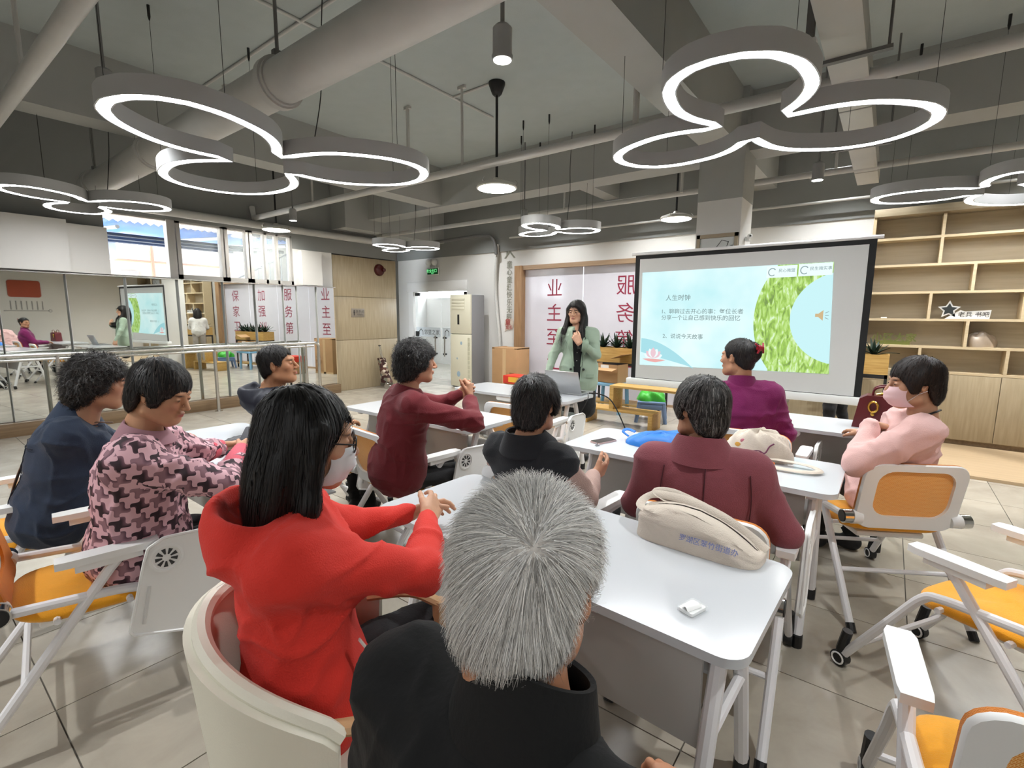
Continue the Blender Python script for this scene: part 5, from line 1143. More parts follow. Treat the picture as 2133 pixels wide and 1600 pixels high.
# ---- hands
def hand_prims(w, d, n, side, curl=35, spread=4, thumb=30, s=1.0):
    """w wrist, d finger direction, n palm normal (the way the palm faces); side +1 right, -1 left"""
    d = nrmz(d); n = nrmz(n-d*(n@d)); lat = np.cross(d, n)*side      # towards the thumb
    P = []; pal = .088*s
    kn = []
    for k, (o, ln) in enumerate(((.028, .072), (.0095, .08), (-.009, .074), (-.026, .058))):
        base = w+lat*o*.62*s; kp = w+d*(pal-.006*abs(k-1))*s/s+lat*o*s; P.append((base, kp, .0165*s, .0115*s, .012)); ang = RAD(curl*(.55+.1*k)); a0 = RAD((1.3-k)*spread); p = kp
        dd = nrmz(d*cos(a0)+lat*sin(a0))
        for j, f in enumerate((.45, .31, .24)):
            bd = nrmz(dd*cos(ang)+n*sin(ang)); q = p+bd*ln*f*s; P.append((p, q, (.0096-.0011*j)*s, (.0088-.0012*j)*s, .003)); p = q; ang += RAD(curl*(1.0 if j == 0 else .75))
    b = w+d*.02*s+lat*.022*s; th = RAD(thumb); t1 = b+nrmz(d*cos(th)+lat*sin(th)+n*.35)*.045*s; t2 = t1+nrmz(d*cos(th*.6)+lat*sin(th*.6)+n*.45)*.032*s; t3 = t2+nrmz(d*cos(th*.2)+lat*sin(th*.2)+n*.5)*.025*s
    P += [(b, t1, .016*s, .0115*s, .012), (t1, t2, .0105*s, .0095*s, .004), (t2, t3, .0095*s, .0075*s, .004)]
    return P
def person(label, H, hd, N, Pl, sh_az, sw, arms, legs, skin, hair, cloth, *, girth=1.0, group=None, hsc=1.0, res=.009, hres=.0045, neck_r=.054, extra=None, wr=(.007, 11), pants=None, shoe='#1a1a1c', collar=None, sleeves=None, hood=False, lower=True, skirt=None, seed=1, uv=False, hem=0, sleeve_r=1.0, face_extra=None):
    H, N, Pl = V3(*H), V3(*N), V3(*Pl); root = thing('person', label, 'person', (Pl[0], Pl[1], 0), 0, group); org = V3(Pl[0], Pl[1], 0)
    R = frame(*hd); B = frame(sh_az); rt, fw, up = B[:, 0], B[:, 1], B[:, 2]
    spine = nrmz(N-Pl); SR = np.stack([rt, nrmz(np.cross(spine, rt)), spine], 1)
    SL_, SR_ = N-rt*sw-spine*.075, N+rt*sw-spine*.075
    # --- body: head, neck, hands in one mesh
    V, F = head_mesh(hres); T = skin_tint(V, skin); VV = [(V*hsc) @ R.T+H]; FF = [F]; TT = [T]; o = len(V)
    nb = Field(np.minimum(H, N)-.12, np.maximum(H, N)+.12, .008).cone(H+R @ V3(0, -.035, -.08), N+V3(0, 0, -.03), neck_r, neck_r*1.1, .01).cone(N+V3(0, 0, -.03), N-spine*.1, neck_r*1.1, neck_r*1.5, .03)
    a, b = nb.mesh(); VV.append(a); FF.append(b+o); o += len(a); TT.append(np.tile(np.array(lin(skin)[:3])*.97, (len(a), 1)))
    for sd, A in arms.items():
        if not A or A.get('hand') is None: continue
        w = V3(*A['w']); P = hand_prims(w, V3(*A['hand'][0]), V3(*A['hand'][1]), 1 if sd == 'R' else -1, *A['hand'][2:]); e = V3(*A['e'])
        pts = np.array([p for q in P for p in q[:2]]); f = Field(np.minimum(pts.min(0), w)-.03, np.maximum(pts.max(0), w)+.03, A.get('res', .003))
        f.cone(w+nrmz(e-w)*.07, w, .024, .021, .01)
        for q in P: f.cone(*q)
        a, b = f.mesh(); VV.append(a); FF.append(b+o); o += len(a); TT.append(np.tile(np.array(lin(skin)[:3]), (len(a), 1))*(1+.05*vnoise(a*120, 4))[:, None])
    pts = [Pl, N, SL_, SR_]+[V3(*A[k_]) for A in arms.values() if A for k_ in ('e', 'w')]
    f = Field(np.min(pts, 0)-.12, np.max(pts, 0)+.1, .014); f.cone(N-spine*.12, Pl, .085, .1, .0); f.cone(N+V3(0, 0, .02), N-spine*.12, neck_r*.9, .07, .03); f.cone(SL_, SR_, .045, .045, .03)
    for sd, A in arms.items():
        if A: e, w = V3(*A['e']), V3(*A['w']); f.cone(SL_ if sd == 'L' else SR_, e, .042, .036, .02); f.cone(e, w, .034, .02, .02)
    a, b = f.mesh(); VV.append(a); FF.append(b+o); o += len(a); TT.append(np.tile(np.array(lin(skin)[:3]), (len(a), 1)))
    mesh_obj('body', np.vstack(VV), np.vstack(FF), SKIN, root, org, np.vstack(TT))
    # --- upper garment
    g = girth
    pts = [Pl, N, SL_, SR_]+[V3(*A[k]) for A in arms.values() if A for k in ('e', 'w')]
    lo, hi = np.min(pts, 0)-.24, np.max(pts, 0)+.2
    f = Field(lo, hi, res)
    mid = Pl*.45+N*.55; low = Pl*.8+N*.2
    f.ell(Pl+up*.03, (.19*g, .15*g, .14), SR, .05); f.ell(low, (.185*g, .145*g, .17), SR, .06); f.ell(mid, (.182*g, .128*g, .2), SR, .06); f.ell(N-spine*.13+fw*.0, (.172*max(g, 1), .108*g, .13), SR, .06)
    f.cone(SL_, SR_, .06, .06, .06); f.cone(N-spine*.035, SL_+spine*.015, .05, .052, .04); f.cone(N-spine*.035, SR_+spine*.015, .05, .052, .04)
    slf = None
    if sleeves is not None: slf = Field(lo, hi, res)
    for sd, A in arms.items():
        if not A: continue
        s0 = SL_ if sd == 'L' else SR_; e, w = V3(*A['e']), V3(*A['w']); c = A.get('cuff', .0); w2 = w+nrmz(e-w)*c; rr = sleeve_r
        tgt = slf if slf is not None else f
        if slf is not None: s0 = s0*.72+e*.28; f.ell(SL_ if sd == 'L' else SR_, (.07, .075, .06), SR, .05)
        tgt.cone(s0, e, .06*rr, .053*rr, .06); tgt.cone(e, w2, .052*rr, .036*rr, .02)
    if hem: f.cut(Pl+V3(0, 0, hem), (0, 0, -1))
    if hood:
        f.ell(N-fw*.1-spine*.04, (.155, .085, .105), SR, .04); f.sub(N-fw*.075+spine*.055, (.115, .07, .085), SR, .02)
    if extra: extra(f, dict(N=N, P=Pl, rt=rt, fw=fw, up=up, sp=spine, SL=SL_, SR=SR_, S=SR))
    # clear the neck opening
    f.sub(N+spine*.07+fw*.015, (neck_r*1.1, neck_r*1.1, .085), None, .01)
    def wrinkle(V, F):
        n = vnormals(V, F); amp, fq = wr
        wv = V+.06*np.stack([vnoise(V*5, seed), vnoise(V*5, seed+1), vnoise(V*5, seed+2)], 1)
        rg = lambda q: np.clip(1-np.abs(q)*2.4, 0, 1)**1.5
        a = rg(vnoise(wv*np.array([fq*.55, fq*.55, fq*1.5]), seed+3)); D2 = frame(35, 40, 20); b_ = rg(vnoise((wv @ D2)*np.array([fq*1.7, fq*.5, fq*1.1]), seed+5)); c = vnoise(wv*fq*.6, seed+9)
        return V+n*(amp*(.9*a+.8*b_-.45+.5*c))[:, None]
    V, F = f.mesh(); V = wrinkle(V, F); jk = mesh_obj('jacket', V, F, cloth, root, org, uv=uv); JV = V
    if slf is not None: V, F = slf.mesh(); V = wrinkle(V, F); mesh_obj('sleeves', V, F, sleeves, root, org)
    if collar:
        cm, r0, hgt, flare, bulge = collar; c0 = N+spine*.0
        def cf(u, v):
            a = 2*pi*u+pi/2; rr = r0*(1+flare*(1-v)); p = c0+rt*rr*1.12*cos(a)+SR[:, 1]*(rr*sin(a)+.008)+spine*(v*hgt*(1.0+.25*(-sin(a)))-.03)
            return tuple(p-org+spine*bulge*sin(pi*v))
        MB().grid(cf, 40, 7, thick=.007, wrapu=True).build('collar', cm, root, 60)
    # --- legs
    if lower and legs:
        f = Field(np.min([Pl]+[V3(*q) for l in legs for q in l], 0)-.2, np.max([Pl]+[V3(*q) for l in legs for q in l], 0)+.2, .011)
        f.ell(Pl, (.17*g, .13*g, .11), B, .03)
        for s, (kn, an) in zip((-1, 1), legs):
            hp = Pl+rt*s*.09; f.cone(hp, kn, .08, .06, .04); f.cone(kn, an, .058, .043, .03)
        if skirt:
            f = Field(V3(*skirt[0])-.3, V3(*skirt[0])+V3(.3, .3, .6), .011)
            for t in np.linspace(0, 1, 7): f.cone(V3(*skirt[0])+rt*(-.065)+V3(0, 0, skirt[1]*t), V3(*skirt[0])+rt*.065+V3(0, 0, skirt[1]*t), .115-.015*t, .115-.015*t, .02)
        V, F = f.mesh(); seed += 7; V = wrinkle(V, F); mesh_obj('skirt' if skirt else 'trousers', V, F, pants or pm('black_trousers', '#121214', .85, bump=(160, .2)), root, org)
        for s, (kn, an) in zip((-1, 1), legs):
            an = V3(*an); fx = fw+rt*s*.15; c = an+nrmz(fx)*.06; f = Field(c-.2, c+.2, .007)
            hl = V3(an[0], an[1], 0.04); f.cone(hl-fx*.02+V3(0, 0, .01), hl+nrmz(fx)*.15, .043, .036, .02); f.cone(hl, hl+V3(0, 0, .06), .043, .04, .03); f.cut((0, 0, .002), (0, 0, -1))
            V, F = f.mesh(); V = V-V3(0, 0, 0); mesh_obj('shoe', V, F, pm('shoe_'+shoe, shoe, .6), root, org)
    if hair: add_hair(root, Hc=H, R=R, origin=org, seed=seed, sc=hsc, **hair)
    root['_t'] = 0; del root['_t']
    return root, dict(R=R, H=H, N=N, P=Pl, rt=rt, fw=fw, up=up, sp=spine, org=org, SR=SR, SL=SL_, SRr=SR_, hsc=hsc, V=JV)
def surf(k, B, o, x, z, back=False):
    """world point on the garment at body coordinates (x right, z height), front or back side"""
    q = (k['V']-o) @ B; m = (np.abs(q[:, 0]-x) < .014) & (np.abs(q[:, 2]-z) < .014)
    y = (q[m, 1].min() if back else q[m, 1].max()) if m.any() else .12
    return V3(x, y, z)
def hpart(root, k, name, mb, mat, angle=35):
    """attach a mesh given in head space"""
    M = Matrix.Identity(4)
    Rm = k['R']*k['hsc']; t = k['H']-k['org']
    for i in range(3):
        for j in range(3): M[i][j] = Rm[i][j]
        M[i][3] = t[i]
    mb.v = [tuple(M @ Vector(p)) for p in mb.v]; return mb.build(name, mat, root, angle)
# ================================================================ THE AUDIENCE AND THE PRESENTER
BLKH = dict(cols=['#0d0b0b', '#15110f', '#1d1815', '#3b332f', '#0a0909'], base='#0b0909')
def H_(style, n=2600, **k):
    d = dict(style=style, n=int(n*1.4), width=.0016, **BLKH); d.update(k); return d
def legs(P, az, spread=.1, kz=.5, reach=.43, ax=.05):
    B = frame(az); P = V3(*P); o = []
    for s in (-1, 1):
        kn = P+B[:, 0]*s*spread+B[:, 1]*reach; kn[2] = kz; an = kn+B[:, 1]*ax; an[2] = .09; o.append((tuple(kn), tuple(an)))
    return o
# --- grey-haired man in the foreground
def stand_collar(f, c): pass
BLK = clothmat('black_jacket_cloth', '#040506', (90, .12), .85, (5, .2), .0)
GP = (-.36, .37, .54)
gm, k = person('grey-haired man in black jacket seen from behind, nearest the camera', (-.321, .461, 1.185), (4, 4), (-.305, .415, 1.03), GP, -6, .195,
   {'L': dict(e=(-.63, .47, .74), w=(-.5, .72, .69), hand=((.6, .8, -.1), (0, -.1, -1), 30)), 'R': dict(e=(.0, .47, .76), w=(-.19, .72, .70), hand=((-.55, .8, -.15), (-.3, 0, -1), 38), cuff=.02)},
   legs(GP, -4), '#b98363', None, BLK, girth=1.1, res=.008, hres=.004, sleeve_r=1.25, wr=(.009, 9), collar=(BLK, .07, .105, .3, 0), seed=3, neck_r=.061, hsc=.97)
add_hair(gm, 'grey', k['H'], k['R'], k['org'], sc=.97, cols= ['#e4e2de', '#d2cfca', '#bdbab5', '#a19e99', '#f1efeb', '#e8e3dc', '#a8a5a1', '#e9e4dd'], n=26000, seed=5, length=.05, lift=.0055, width=.00045, h=.004, crown=(.05, -.085, .075), wild=.13, base='#cdc6be', fuzz=.9)
# --- woman in red hoodie
REDC = clothmat('red_fleece', '#e5372a', (260, .3), .9, (6, .1), .04)
RP = (-1.1, .585, .52)
rw, k = person('long-haired woman in red hooded fleece jacket resting hands on table', (-1.08, .612, 1.205), (-30, 10), (-1.09, .56, 1.045), RP, -30, .155,
   {'L': dict(e=(-1.26, .82, .86), w=(-1.255, 1.07, .815), hand=((.25, .95, .15), (.6, -.1, -.7), 28), cuff=.03), 'R': dict(e=(-.93, .83, .82), w=(-1.16, 1.06, .83), hand=((-.45, .85, .25), (-.7, -.4, -.6), 32), cuff=.03)},
   legs(RP, -12, .09), '#d0a081', H_('longback', 3600, length=.085, lift=.004, wild=.1, curl=.001, cols=['#0a0909', '#110e0d', '#17130f'], fuzz=.2), REDC, girth=1.02, hood=True, wr=(.011, 10), seed=11, sleeve_r=1.05)
ZIP = pm('white_zip_tape', '#dcd6d0', .6)
hpart(rw, k, 'eyeglasses', MB().tube([Vector((s*.033+.024*cos(a), .102, .0+.019*sin(a))) for s in (1,) for a in np.linspace(0, 2*pi, 17)[:-1]], .002, 5, closed=True).tube([Vector((-.033+.024*cos(a), .102, .0+.019*sin(a))) for a in np.linspace(0, 2*pi, 17)[:-1]], .002, 5, closed=True).tube([(.056, .1, .004), (.075, .03, .006), (.078, -.02, .0)], .002, 5).tube([(-.056, .1, .004), (-.075, .03, .006), (-.078, -.02, .0)], .002, 5).tube([(-.01, .105, .003), (.01, .105, .003)], .0018, 5), BLACK)
hpart(rw, k, 'face_mask', MB().grid(lambda u, v: (.062*sin((u-.5)*2.4), .112-.06*(abs(u-.5)*2)**2.2-.02*(v-.6)**2*4+.004*sin(v*16)*(1-abs(2*u-1)), -.1+.09*v), 17, 9, thick=.002), pm('white_mask', '#e6e6e8', .8))
MB().tube(bez([(.2, .02, .28), (.22, .06, .2), (.21, .1, .12), (.23, .07, .06), (.22, .04, .0)], 5), .007, 6, flat=.5, M=Matrix.Translation((0, 0, .48))).build('zip_tape', ZIP, rw)
# --- woman in patterned shirt
def swirl():
    m = bpy.data.materials.new('pink_swirl_print'); m.use_nodes = True; nt = m.node_tree; b = nt.nodes['Principled BSDF']; b.inputs['Roughness'].default_value = .75
    uv = nt.nodes.new('ShaderNodeUVMap'); uv.uv_map = 'fabric'; sp = nt.nodes.new('ShaderNodeSeparateXYZ'); nt.links.new(uv.outputs[0], sp.inputs[0])
    def M(op, a, b_=None):
        n = nt.nodes.new('ShaderNodeMath'); n.operation = op
        for i, v in enumerate((a, b_)):
            if v is None: continue
            if isinstance(v, (int, float)): n.inputs[i].default_value = v
            else: nt.links.new(v, n.inputs[i])
        return n.outputs[0]
    k_ = 2*pi/.085
    u = M('MULTIPLY', M('ADD', sp.outputs[0], sp.outputs[1]), k_*.72); v = M('MULTIPLY', M('SUBTRACT', sp.outputs[1], sp.outputs[0]), k_*.72)
    uu = M('ADD', u, M('MULTIPLY', M('SINE', M('MULTIPLY', v, 2.0)), .6)); vv = M('SUBTRACT', v, M('MULTIPLY', M('SINE', M('MULTIPLY', u, 2.0)), .6))
    f = M('MULTIPLY', M('SINE', uu), M('SINE', vv))
    dark = M('GREATER_THAN', f, .0)
    grad = M('MULTIPLY', M('ADD', M('SINE', M('ADD', uu, .4)), 1.0), .5)
    cr = nt.nodes.new('ShaderNodeValToRGB'); cr.color_ramp.elements[0].position = .1; cr.color_ramp.elements[0].color = lin('#8f6a73'); cr.color_ramp.elements[1].position = .9; cr.color_ramp.elements[1].color = lin('#2e1a22'); q = cr.color_ramp.elements.new(.55); q.color = lin('#64424e')
    nt.links.new(grad, cr.inputs[0]); mx = nt.nodes.new('ShaderNodeMix'); mx.data_type = 'RGBA'; mx.inputs[6].default_value = lin('#d6aab2'); nt.links.new(dark, mx.inputs[0]); nt.links.new(cr.outputs[0], mx.inputs[7]); nt.links.new(mx.outputs[2], b.inputs['Base Color'])
    return m
PP = (-2.36, .57, .53)
KNITP = clothmat('coral_pink_knit', '#d9596a', (300, .35), .9)
pw, k = person('woman in pink and plum patterned shirt looking down at her hands', (-2.215, .66, 1.195), (-52, 22), (-2.27, .6, 1.04), PP, -32, .155,
   {'L': dict(e=(-2.44, .83, .87), w=(-2.62, 1.00, .83), hand=((-.1, .95, -.05), (.6, 0, -.8), 45), cuff=.03), 'R': dict(e=(-2.02, .78, .83), w=(-2.47, 1.04, .83), hand=((-.6, .75, .1), (-.5, -.5, -.6), 40), cuff=.03)},
   legs(PP, 0, .075), '#bd8d6c', H_('crop', 3400, length=.05, lift=.004, wild=.2), swirl(), girth=1.1, wr=(.011, 10), seed=21, uv=True, collar=(pm('pink_collar', '#9c737c', .8), .07, .06, .5, 0), sleeve_r=1.15)
pc = MATS.get('pink_swirl_print') or bpy.data.materials['pink_swirl_print']
for sd, e, w in (('L', (-2.44, .83, .87), (-2.62, 1.00, .83)), ('R', (-2.02, .78, .83), (-2.47, 1.04, .83))):
    e, w = V3(*e)-k['org'], V3(*w)-k['org']; a = e+(w-e)*.34
    MB().tube([tuple(a+(w-a)*t) for t in np.linspace(0, 1.02, 8)], [.056, .0545, .052, .05, .047, .045, .042, .04], 18).build('knit_cuff', KNITP, pw, 60)
ph2 = thing('mobile_phone', 'mobile phone held by the woman in patterned shirt', 'phone', (-2.57, 1.12, .86), 40)
MB().prism(rrect(.07, .15, .01, 4), 0, .009, Matrix.Rotation(RAD(35), 4, 'X')).build('body', pm('phone_dark', '#2b2b33', .3), ph2)
# --- woman in denim
DEN = clothmat('dark_denim', '#26344a', (320, .3), .85, (14, .25))
DP_ = (-3.03, .44, .53)
dw, k = person('woman with curly hair in dark denim jacket, left edge', (-2.875, .62, 1.178), (-22, 10), (-2.955, .53, 1.03), DP_, -18, .16,
   {'L': dict(e=(-3.2, .72, .82), w=(-3.32, .98, .785), hand=((.1, 1, -.05), (.1, 0, -1), 18)), 'R': dict(e=(-2.84, .74, .8), w=(-3.16, 1.0, .79), hand=((-.75, .6, 0), (0, -.2, -1), 25), cuff=.02)},
   legs(DP_, -4), '#b98a6b', H_('curly', 3600, length=.035, lift=.01, curl=.004, wild=.9, cols=['#1c1613', '#2a211c', '#15110f'], base='#14100e', fuzz=.8), DEN, girth=1.08, wr=(.01, 9), seed=31, collar=(DEN, .07, .07, .5, 0))
MB().tube(bez([(.16, .2, .46), (.1, .05, .475), (.0, -.03, .42), (-.08, -.12, .2), (-.12, -.16, -.02)], 6), .008, 6, flat=.4, M=Matrix.Translation((.03, 0, .53))).build('shoulder_strap', pm('brown_strap', '#6b4e3c', .6), dw)
DB = frame(-18); DO = V3(-2.99, .49, 0); DS = pm('denim_stitch', '#141d2c', .9); EMB = pm('embroidery_rust', '#7a4634', .9)
def ds(x, z, e=.001):
    q = surf(k, DB, DO, x, z, True); return tuple(DO+DB @ V3(x, q[1]-e, z)-k['org'])
MB().tube([ds(x, .93-.25*x*x*4) for x in np.linspace(-.14, .14, 18)], .002, 5).build('yoke_seam', DS, dw)
for sx in (-.07, .07): MB().tube([ds(sx*(1-.3*t), z) for t, z in zip(np.linspace(0, 1, 18), np.linspace(.92, .62, 18))], .002, 5).build('back_seam', DS, dw)
for (x, z, r) in ((-.1, .88, .012), (-.13, .82, .016), (-.1, .77, .013), (-.12, .7, .01)):
    MB().ell(ds(x, z, .0), (r, .006, r*1.2), 10, 6).build('embroidered_flower', EMB, dw)
# --- man in navy hooded jacket
NAV = clothmat('navy_windbreaker', '#161929', (60, .1), .65, (6, .15), .0)
NP_ = (-3.05, 1.62, .54)
nm, k = person('smiling man with short black hair in navy hooded jacket', (-3.06, 1.55, 1.178), (-44, -6), (-3.1, 1.5, 1.02), NP_, -28, .155,
   {'L': dict(e=(-3.3, 1.7, .78), w=(-3.15, 1.95, .74), hand=((.5, .8, 0), (0, 0, -1), 25)), 'R': dict(e=(-2.85, 1.66, .77), w=(-2.95, 1.95, .74), hand=((-.4, .9, 0), (0, 0, -1), 25))},
   legs(NP_, -6), '#b5825f', H_('short', 2600, length=.03, lift=.004, wild=.25, cols=['#12100f', '#1e1a18', '#2a2624']), NAV, girth=1.02, hood=True, hres=.003, hsc=1.04, wr=(.014, 8), seed=41, collar=(NAV, .07, .05, .2, 0))
# --- woman in dark red jacket
DR = clothmat('dark_red_wool', '#6e1620', (200, .25), .85)
RP2 = (-2.26, 1.82, .55)
dr_, k = person('woman with curly black hair in dark red jacket, hands clasped in front', (-2.13, 1.885, 1.232), (-28, 4), (-2.16, 1.83, 1.07), RP2, -26, .165,
   {'L': dict(e=(-2.22, 2.14, .93), w=(-2.12, 2.22, 1.0), hand=((.75, .3, .3), (.2, -.9, .1), 55)), 'R': dict(e=(-1.83, 2.03, .89), w=(-2.0, 2.18, .995), hand=((-.1, .15, .95), (-.8, -.3, 0), 75), cuff=.02)},
   legs(RP2, -8), '#c08d70', H_('curly', 3600, length=.035, lift=.008, curl=.003, wild=.8, fuzz=.6), DR, girth=1.08, wr=(.009, 9), seed=51, collar=(DR, .069, .055, .45, 0), sleeve_r=1.1)
# --- woman in black vest
VST = clothmat('black_vest_wool', '#14161b', (240, .2), .9); KN = clothmat('beige_pink_knit', '#b5978c', (320, .4), .9)
VP = (-1.19, 1.8, .50)
vw, k = person('woman with short black hair in black vest over beige knit sleeves', (-1.18, 1.72, 1.122), (-2, 6), (-1.2, 1.665, .965), VP, -4, .165,
   {'L': dict(e=(-1.44, 1.78, .68), w=(-1.28, 2.0, .66), hand=((.5, .8, 0), (0, 0, -1), 30)), 'R': dict(e=(-.96, 1.77, .73), w=(-1.03, 1.97, .76), hand=((.15, .85, .2), (-.9, .1, .3), 30, 10, 40), cuff=.02)},
   legs(VP, -2), '#bd8a6c', H_('crop', 3600, length=.045, lift=.006, wild=.35, fuzz=.5), VST, girth=1.02, wr=(.006, 8), seed=61, sleeves=KN, collar=(VST, .078, .075, .55, 0))
# --- woman in maroon coat
MAR = clothmat('maroon_wool_coat', '#8d4a53', (330, .35), .95, (30, .1), .1)
MP = (-.52, 1.98, .50)
mw, k = person('woman with greying black hair in maroon wool coat, centre right', (-.565, 1.945, 1.145), (62, 4), (-.54, 1.915, .985), MP, 12, .18,
   {'L': dict(e=(-.80, 1.93, .70), w=(-.66, 2.17, .68), hand=((.5, .8, 0), (0, 0, -1), 25)), 'R': dict(e=(-.24, 2.0, .70), w=(-.36, 2.22, .68), hand=((-.5, .8, 0), (0, 0, -1), 25))},
   legs(MP, 2), '#a9795c', H_('crop', 4200, length=.055, lift=.004, wild=.12, cols=['#151312', '#231f1d', '#4b4745', '#7a7673', '#1a1715'], base='#1b1817'), MAR, girth=1.08, wr=(.005, 7), seed=71, collar=(MAR, .078, .085, .55, 0), sleeve_r=1.08)
MB_ = frame(12); MO = V3(-.52, 1.95, 0); SEAM = pm('maroon_seam', '#4f232b', .9)
def ms(x, z): q = surf(k, MB_, MO, x, z, True); return tuple(MO+MB_ @ V3(x, q[1]-.001, z)-k['org'])
MB().tube([ms(0, z) for z in np.linspace(.96, .62, 20)], .0022, 5).build('back_seam', SEAM, mw)
for s in (-1, 1): MB().tube([ms(s*(.15+.01*sin(t*3)), z) for t, z in zip(np.linspace(0, 1, 16), np.linspace(.93, .7, 16))], .002, 5).build('armhole_seam', SEAM, mw)
# --- woman in purple
PUR = clothmat('purple_fleece', '#7a1656', (220, .3), .9, (8, .1), .1)
UP = (-.68, 3.38, .54)
uw, k = person('woman in purple fleece with black hair pinned up by a red clip', (-.75, 3.33, 1.243), (70, 2), (-.71, 3.32, 1.08), UP, 20, .165,
   {'L': dict(e=(-.95, 3.4, .78), w=(-.85, 3.65, .77), hand=((.4, .9, 0), (0, 0, -1), 25)), 'R': dict(e=(-.46, 3.42, .77), w=(-.55, 3.66, .77), hand=((-.4, .9, 0), (0, 0, -1), 25))},
   legs(UP, 0), '#b98868', H_('bun', 2600, length=.05, lift=.003, wild=.12), PUR, girth=1.1, wr=(.009, 9), seed=81, collar=(PUR, .066, .075, .35, 0), sleeve_r=1.12)
hpart(uw, k, 'hair_clip', MB().ell((.0, -.145, .06), (.035, .012, .02), 12, 8).tube(bez([(-.04, -.14, .09), (-.02, -.155, .06), (-.03, -.15, .03)], 4), .006, 6).tube(bez([(.04, -.14, .09), (.02, -.155, .06), (.03, -.15, .03)], 4), .006, 6), pm('red_clip', '#a51f2f', .3))
# --- woman in pink sweater with mask
PNKC = clothmat('pale_pink_sweater', '#e8bdb7', (280, .25), .9, (7, .08), .1)
WP = (.04, 3.27, .54)
ww_, k = person('woman in pale pink sweater and pink face mask turned to the left', (.115, 3.04, 1.188), (112, 6), (.165, 3.065, 1.03), WP, 98, .16,
   {'L': dict(e=(-.07, 2.86, .80), w=(-.03, 3.06, .95), hand=((.6, .45, -.12), (.3, -.4, -.8), 22, 5), cuff=.015), 'R': dict(e=(.05, 3.42, .80), w=(-.06, 3.66, .79), hand=((-.6, .7, 0), (0, 0, -1), 20))},
   legs(WP, 26), '#c09274', H_('crop', 3600, length=.05, lift=.004, wild=.15, cols=['#231712', '#2f2019', '#19110e'], base='#1c130f'), PNKC, girth=1.04, hres=.003, hsc=1.02, wr=(.012, 10), seed=91, sleeve_r=1.18)
MASKM = pm('pale_pink_mask', '#e8c4c6', .85)
hpart(ww_, k, 'face_mask', MB().grid(lambda u, v: (.064*sin((u-.5)*2.5), .118-.062*(abs(u-.5)*2)**2.1-.022*(v-.55)**2*4-.02*max(0, .3-v)+.0025*sin(v*19)*(1-abs(2*u-1)), -.105+.095*v), 21, 14, thick=.002), MASKM)
for s in (-1, 1):
    hpart(ww_, k, 'ear_loop', MB().tube([(s*.058, .062, -.02), (s*.076, .02, .01), (s*.082, -.02, .015)], .0015, 5).tube([(s*.052, .06, -.09), (s*.07, .01, -.045), (s*.082, -.02, -.03)], .0015, 5), pm('mask_elastic', '#efe4e2', .7))
MB().tube([Vector(tuple(V3(-.028, 3.052, .935)-k['org']))+Vector((.03*cos(a)*.8, .03*cos(a)*.4, .03*sin(a))) for a in np.linspace(0, 2*pi, 19)[:-1]], .008, 8, closed=True).build('bangle', pm('green_beads', '#1f6b57', .3), ww_)
MB().tube(bez([tuple(V3(*p)-k['org']) for p in ((.23, 3.09, 1.06), (.2, 3.01, 1.055), (.13, 2.99, 1.02), (.07, 3.03, .98))], 5), .005, 6).build('lanyard', BLACK, ww_)
MB().grid(lambda u, v: tuple(V3(.10-.06*v+.03*u, 2.985+.05*u-.01*v, 1.0-.06*v)-k['org']), 5, 6, thick=.004).build('shirt_collar', pm('pale_blue_cotton', '#8fa6bf', .8), ww_)
# --- presenter
SAGE = clothmat('sage_green_blazer', '#a2b5a0', (240, .2), .8, (6, .06), .2); BLKT = clothmat('black_knit_top', '#0d0d0f', (200, .2))
PR = (-2.56, 4.50, .93)
def blazer(f, c):
    P, N, rt, fw, sp = c['P'], c['N'], c['rt'], c['fw'], c['sp']
    for t in np.linspace(0, 1, 5): f.cone(P+rt*-.075+V3(0, 0, .05-.2*t), P+rt*.075+V3(0, 0, .05-.2*t), .118, .124, .03)
    f.sub(N+fw*.1-sp*.03, (.045, .07, .085), None, .02)
pr, k = person('presenter in sage green blazer with long black hair and glasses, standing', (-2.61, 4.5, 1.535), (188, 4), (-2.60, 4.515, 1.375), PR, 205, .152,
   {'L': dict(e=(-2.36, 4.50, 1.10), w=(-2.45, 4.30, 1.225), hand=((-.55, -.1, .75), (-.5, .75, .2), 62, 3, 25), cuff=.035), 'R': dict(e=(-2.80, 4.36, 1.07), w=(-2.79, 4.24, .86), hand=((.05, -.15, -1), (.6, .5, 0), 25))},
   [((-2.47, 4.46, .5), (-2.47, 4.5, .09)), ((-2.66, 4.45, .5), (-2.66, 4.5, .09))], '#d3a488', H_('longfront', 3600, length=.14, width=.0012, lift=.003, wild=.06, crown=(.02, .0, .12), fuzz=.1), SAGE, girth=.86, hres=.003, res=.008, wr=(.006, 8), seed=101, extra=blazer, sleeve_r=.9, skirt=((-2.56, 4.51, .53), .34), pants=BLKT)
B_ = frame(205); 
OB = V3(-2.575, 4.51, 0)
def bp(x, y, z): return tuple(OB+B_ @ V3(x, y, z)-k['org'])
def on(x, z, d):
    q = surf(k, B_, OB, x, z); return bp(x, q[1]+d, z)
MB().grid(lambda u, v: on((-.03-.035*v)*(1-2*u), .80+.545*v, .004), 9, 24, thick=-.004).build('black_top', BLKT, pr, 60)
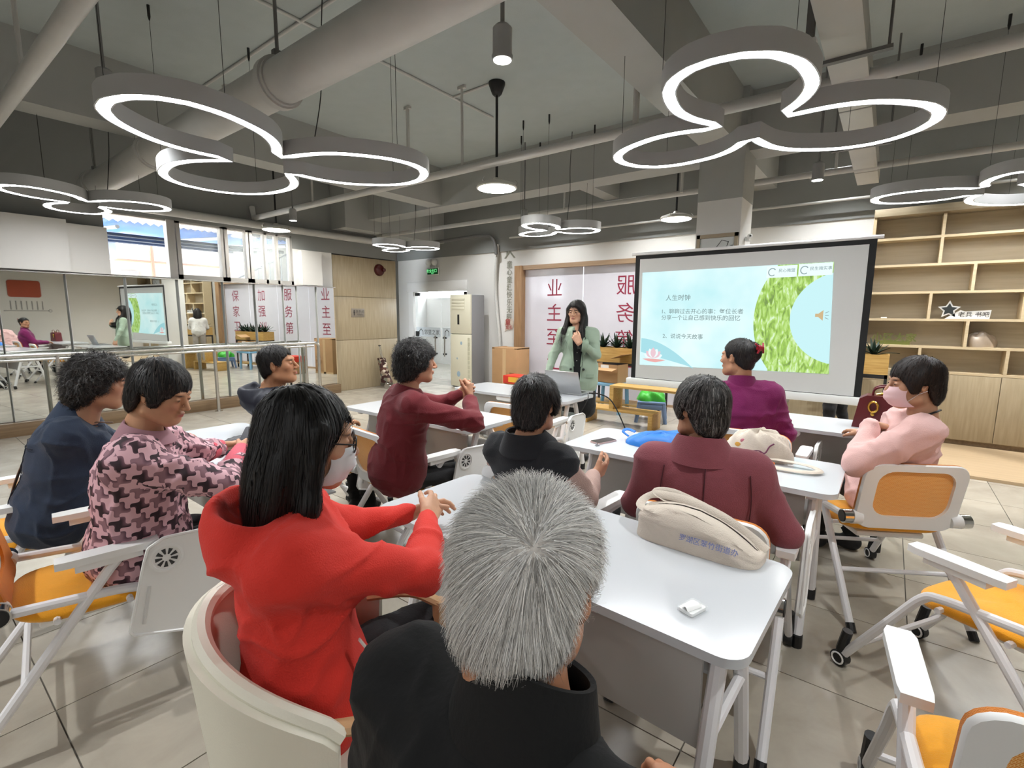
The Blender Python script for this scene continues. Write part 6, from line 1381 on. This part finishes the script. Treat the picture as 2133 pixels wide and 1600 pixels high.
for s in (-1, 1):
    MB().grid(lambda u, v, s=s: on(s*(.03+.036*v+(.012+.05*max(0, 1-abs(2*v-1.25)))*u), .98+.36*v, .010-.003*u), 5, 18, thick=-.006).build('lapel', pm('sage_lapel', '#93a691', .8), pr, 60)
    MB().tube([on(s*(.03+.036*v), .80+.545*v, .009) for v in np.linspace(0, 1, 16)], .004, 6).build('front_edge', SAGE, pr)
    MB().ell(on(s*.065, .95, .004), (.013, .013, .013), 12, 8).build('button', BLACK, pr)
    MB().grid(lambda u, v, s=s: on(s*(.09+.08*u), .9-.035*v, .006+.004*v), 6, 4, thick=-.004).build('pocket_flap', MATS['sage_lapel'], pr, 60)
for z in (1.2, 1.12, 1.04): MB().ell(on(.005, z, .01), (.005, .005, .005), 8, 6).build('pearl_button', WHITE_PLASTIC, pr)
GOLD = pm('thin_gold_rim', '#c9b79a', .25, .8)
gl = MB()
for s in (-1, 1):
    gl.tube([Vector((s*.032+.025*cos(a), .104, -.002+.02*sin(a))) for a in np.linspace(0, 2*pi, 19)[:-1]], .0014, 5, closed=True).tube([(s*.057, .1, .004), (s*.076, .02, .006)], .0013, 4)
hpart(pr, k, 'eyeglasses', gl.tube([(-.008, .107, .003), (.008, .107, .003)], .0013, 4), GOLD)
MB().tube([Vector(tuple(V3(-2.442, 4.318, 1.212)-k['org']))+Vector((.03*cos(a), .012*cos(a)+.0, .03*sin(a))) for a in np.linspace(0, 2*pi, 19)[:-1]], .005, 6, closed=True).build('wristwatch', pm('pale_watch', '#d6d0c4', .3), pr)
MB().tube(bez([bp(-.08, .15, 1.28), bp(-.06, .17, 1.2), bp(-.05, .15, 1.0), bp(-.04, .14, .9), bp(-.06, .13, .8)], 5), .0025, 5).build('microphone_cord', BLACK, pr)
# --- two women standing behind the screen, seen in the mirror
GRYT = clothmat('light_grey_trousers', '#a39c94', (120, .1)); WHT_ = clothmat('white_sweatshirt', '#dedbd6', (200, .2)); 
def standing(label, x, y, az, haz, hair, top, pants, shoe, seed, lean=0.0):
    B = frame(az); P = V3(x, y, .92); N = P+B[:, 1]*lean+V3(0, 0, .43); H = N+B[:, 1]*(.03+lean*.3)+V3(0, 0, .155)
    def pt(r, f, z): return tuple(V3(x, y, 0)+B @ V3(r, f, z))
    return person(label, tuple(H), (haz, 8), tuple(N), tuple(P), az, .155, {'L': dict(e=pt(-.22, .1+lean, 1.06), w=pt(-.12, .3+lean, 1.02), hand=((B[0, 1], B[1, 1], -.1), (0, 0, -1), 30)), 'R': dict(e=pt(.22, .1+lean, 1.06), w=pt(.12, .3+lean, 1.02), hand=((B[0, 1], B[1, 1], -.1), (0, 0, -1), 30))},
        [(pt(-.09, .03, .5), pt(-.1, 0, .09)), (pt(.09, .03, .5), pt(.14, -.08, .09))], '#caa085', hair, top, girth=.92, res=.011, hres=.005, pants=pants, shoe=shoe, seed=seed)
standing('woman in white sweatshirt and grey trousers, back turned, seen in mirror', -1.05, 6.95, -60, -60, H_('long', 1400, length=.12, width=.002, wild=.06), WHT_, GRYT, '#d8d4cc', 111, .05)
standing('woman in white top facing the other across the planter, seen in mirror', -.38, 6.45, 60, 60, H_('bun', 1200, width=.002), WHT_, BLKT, '#2a2a2a', 121, .02)
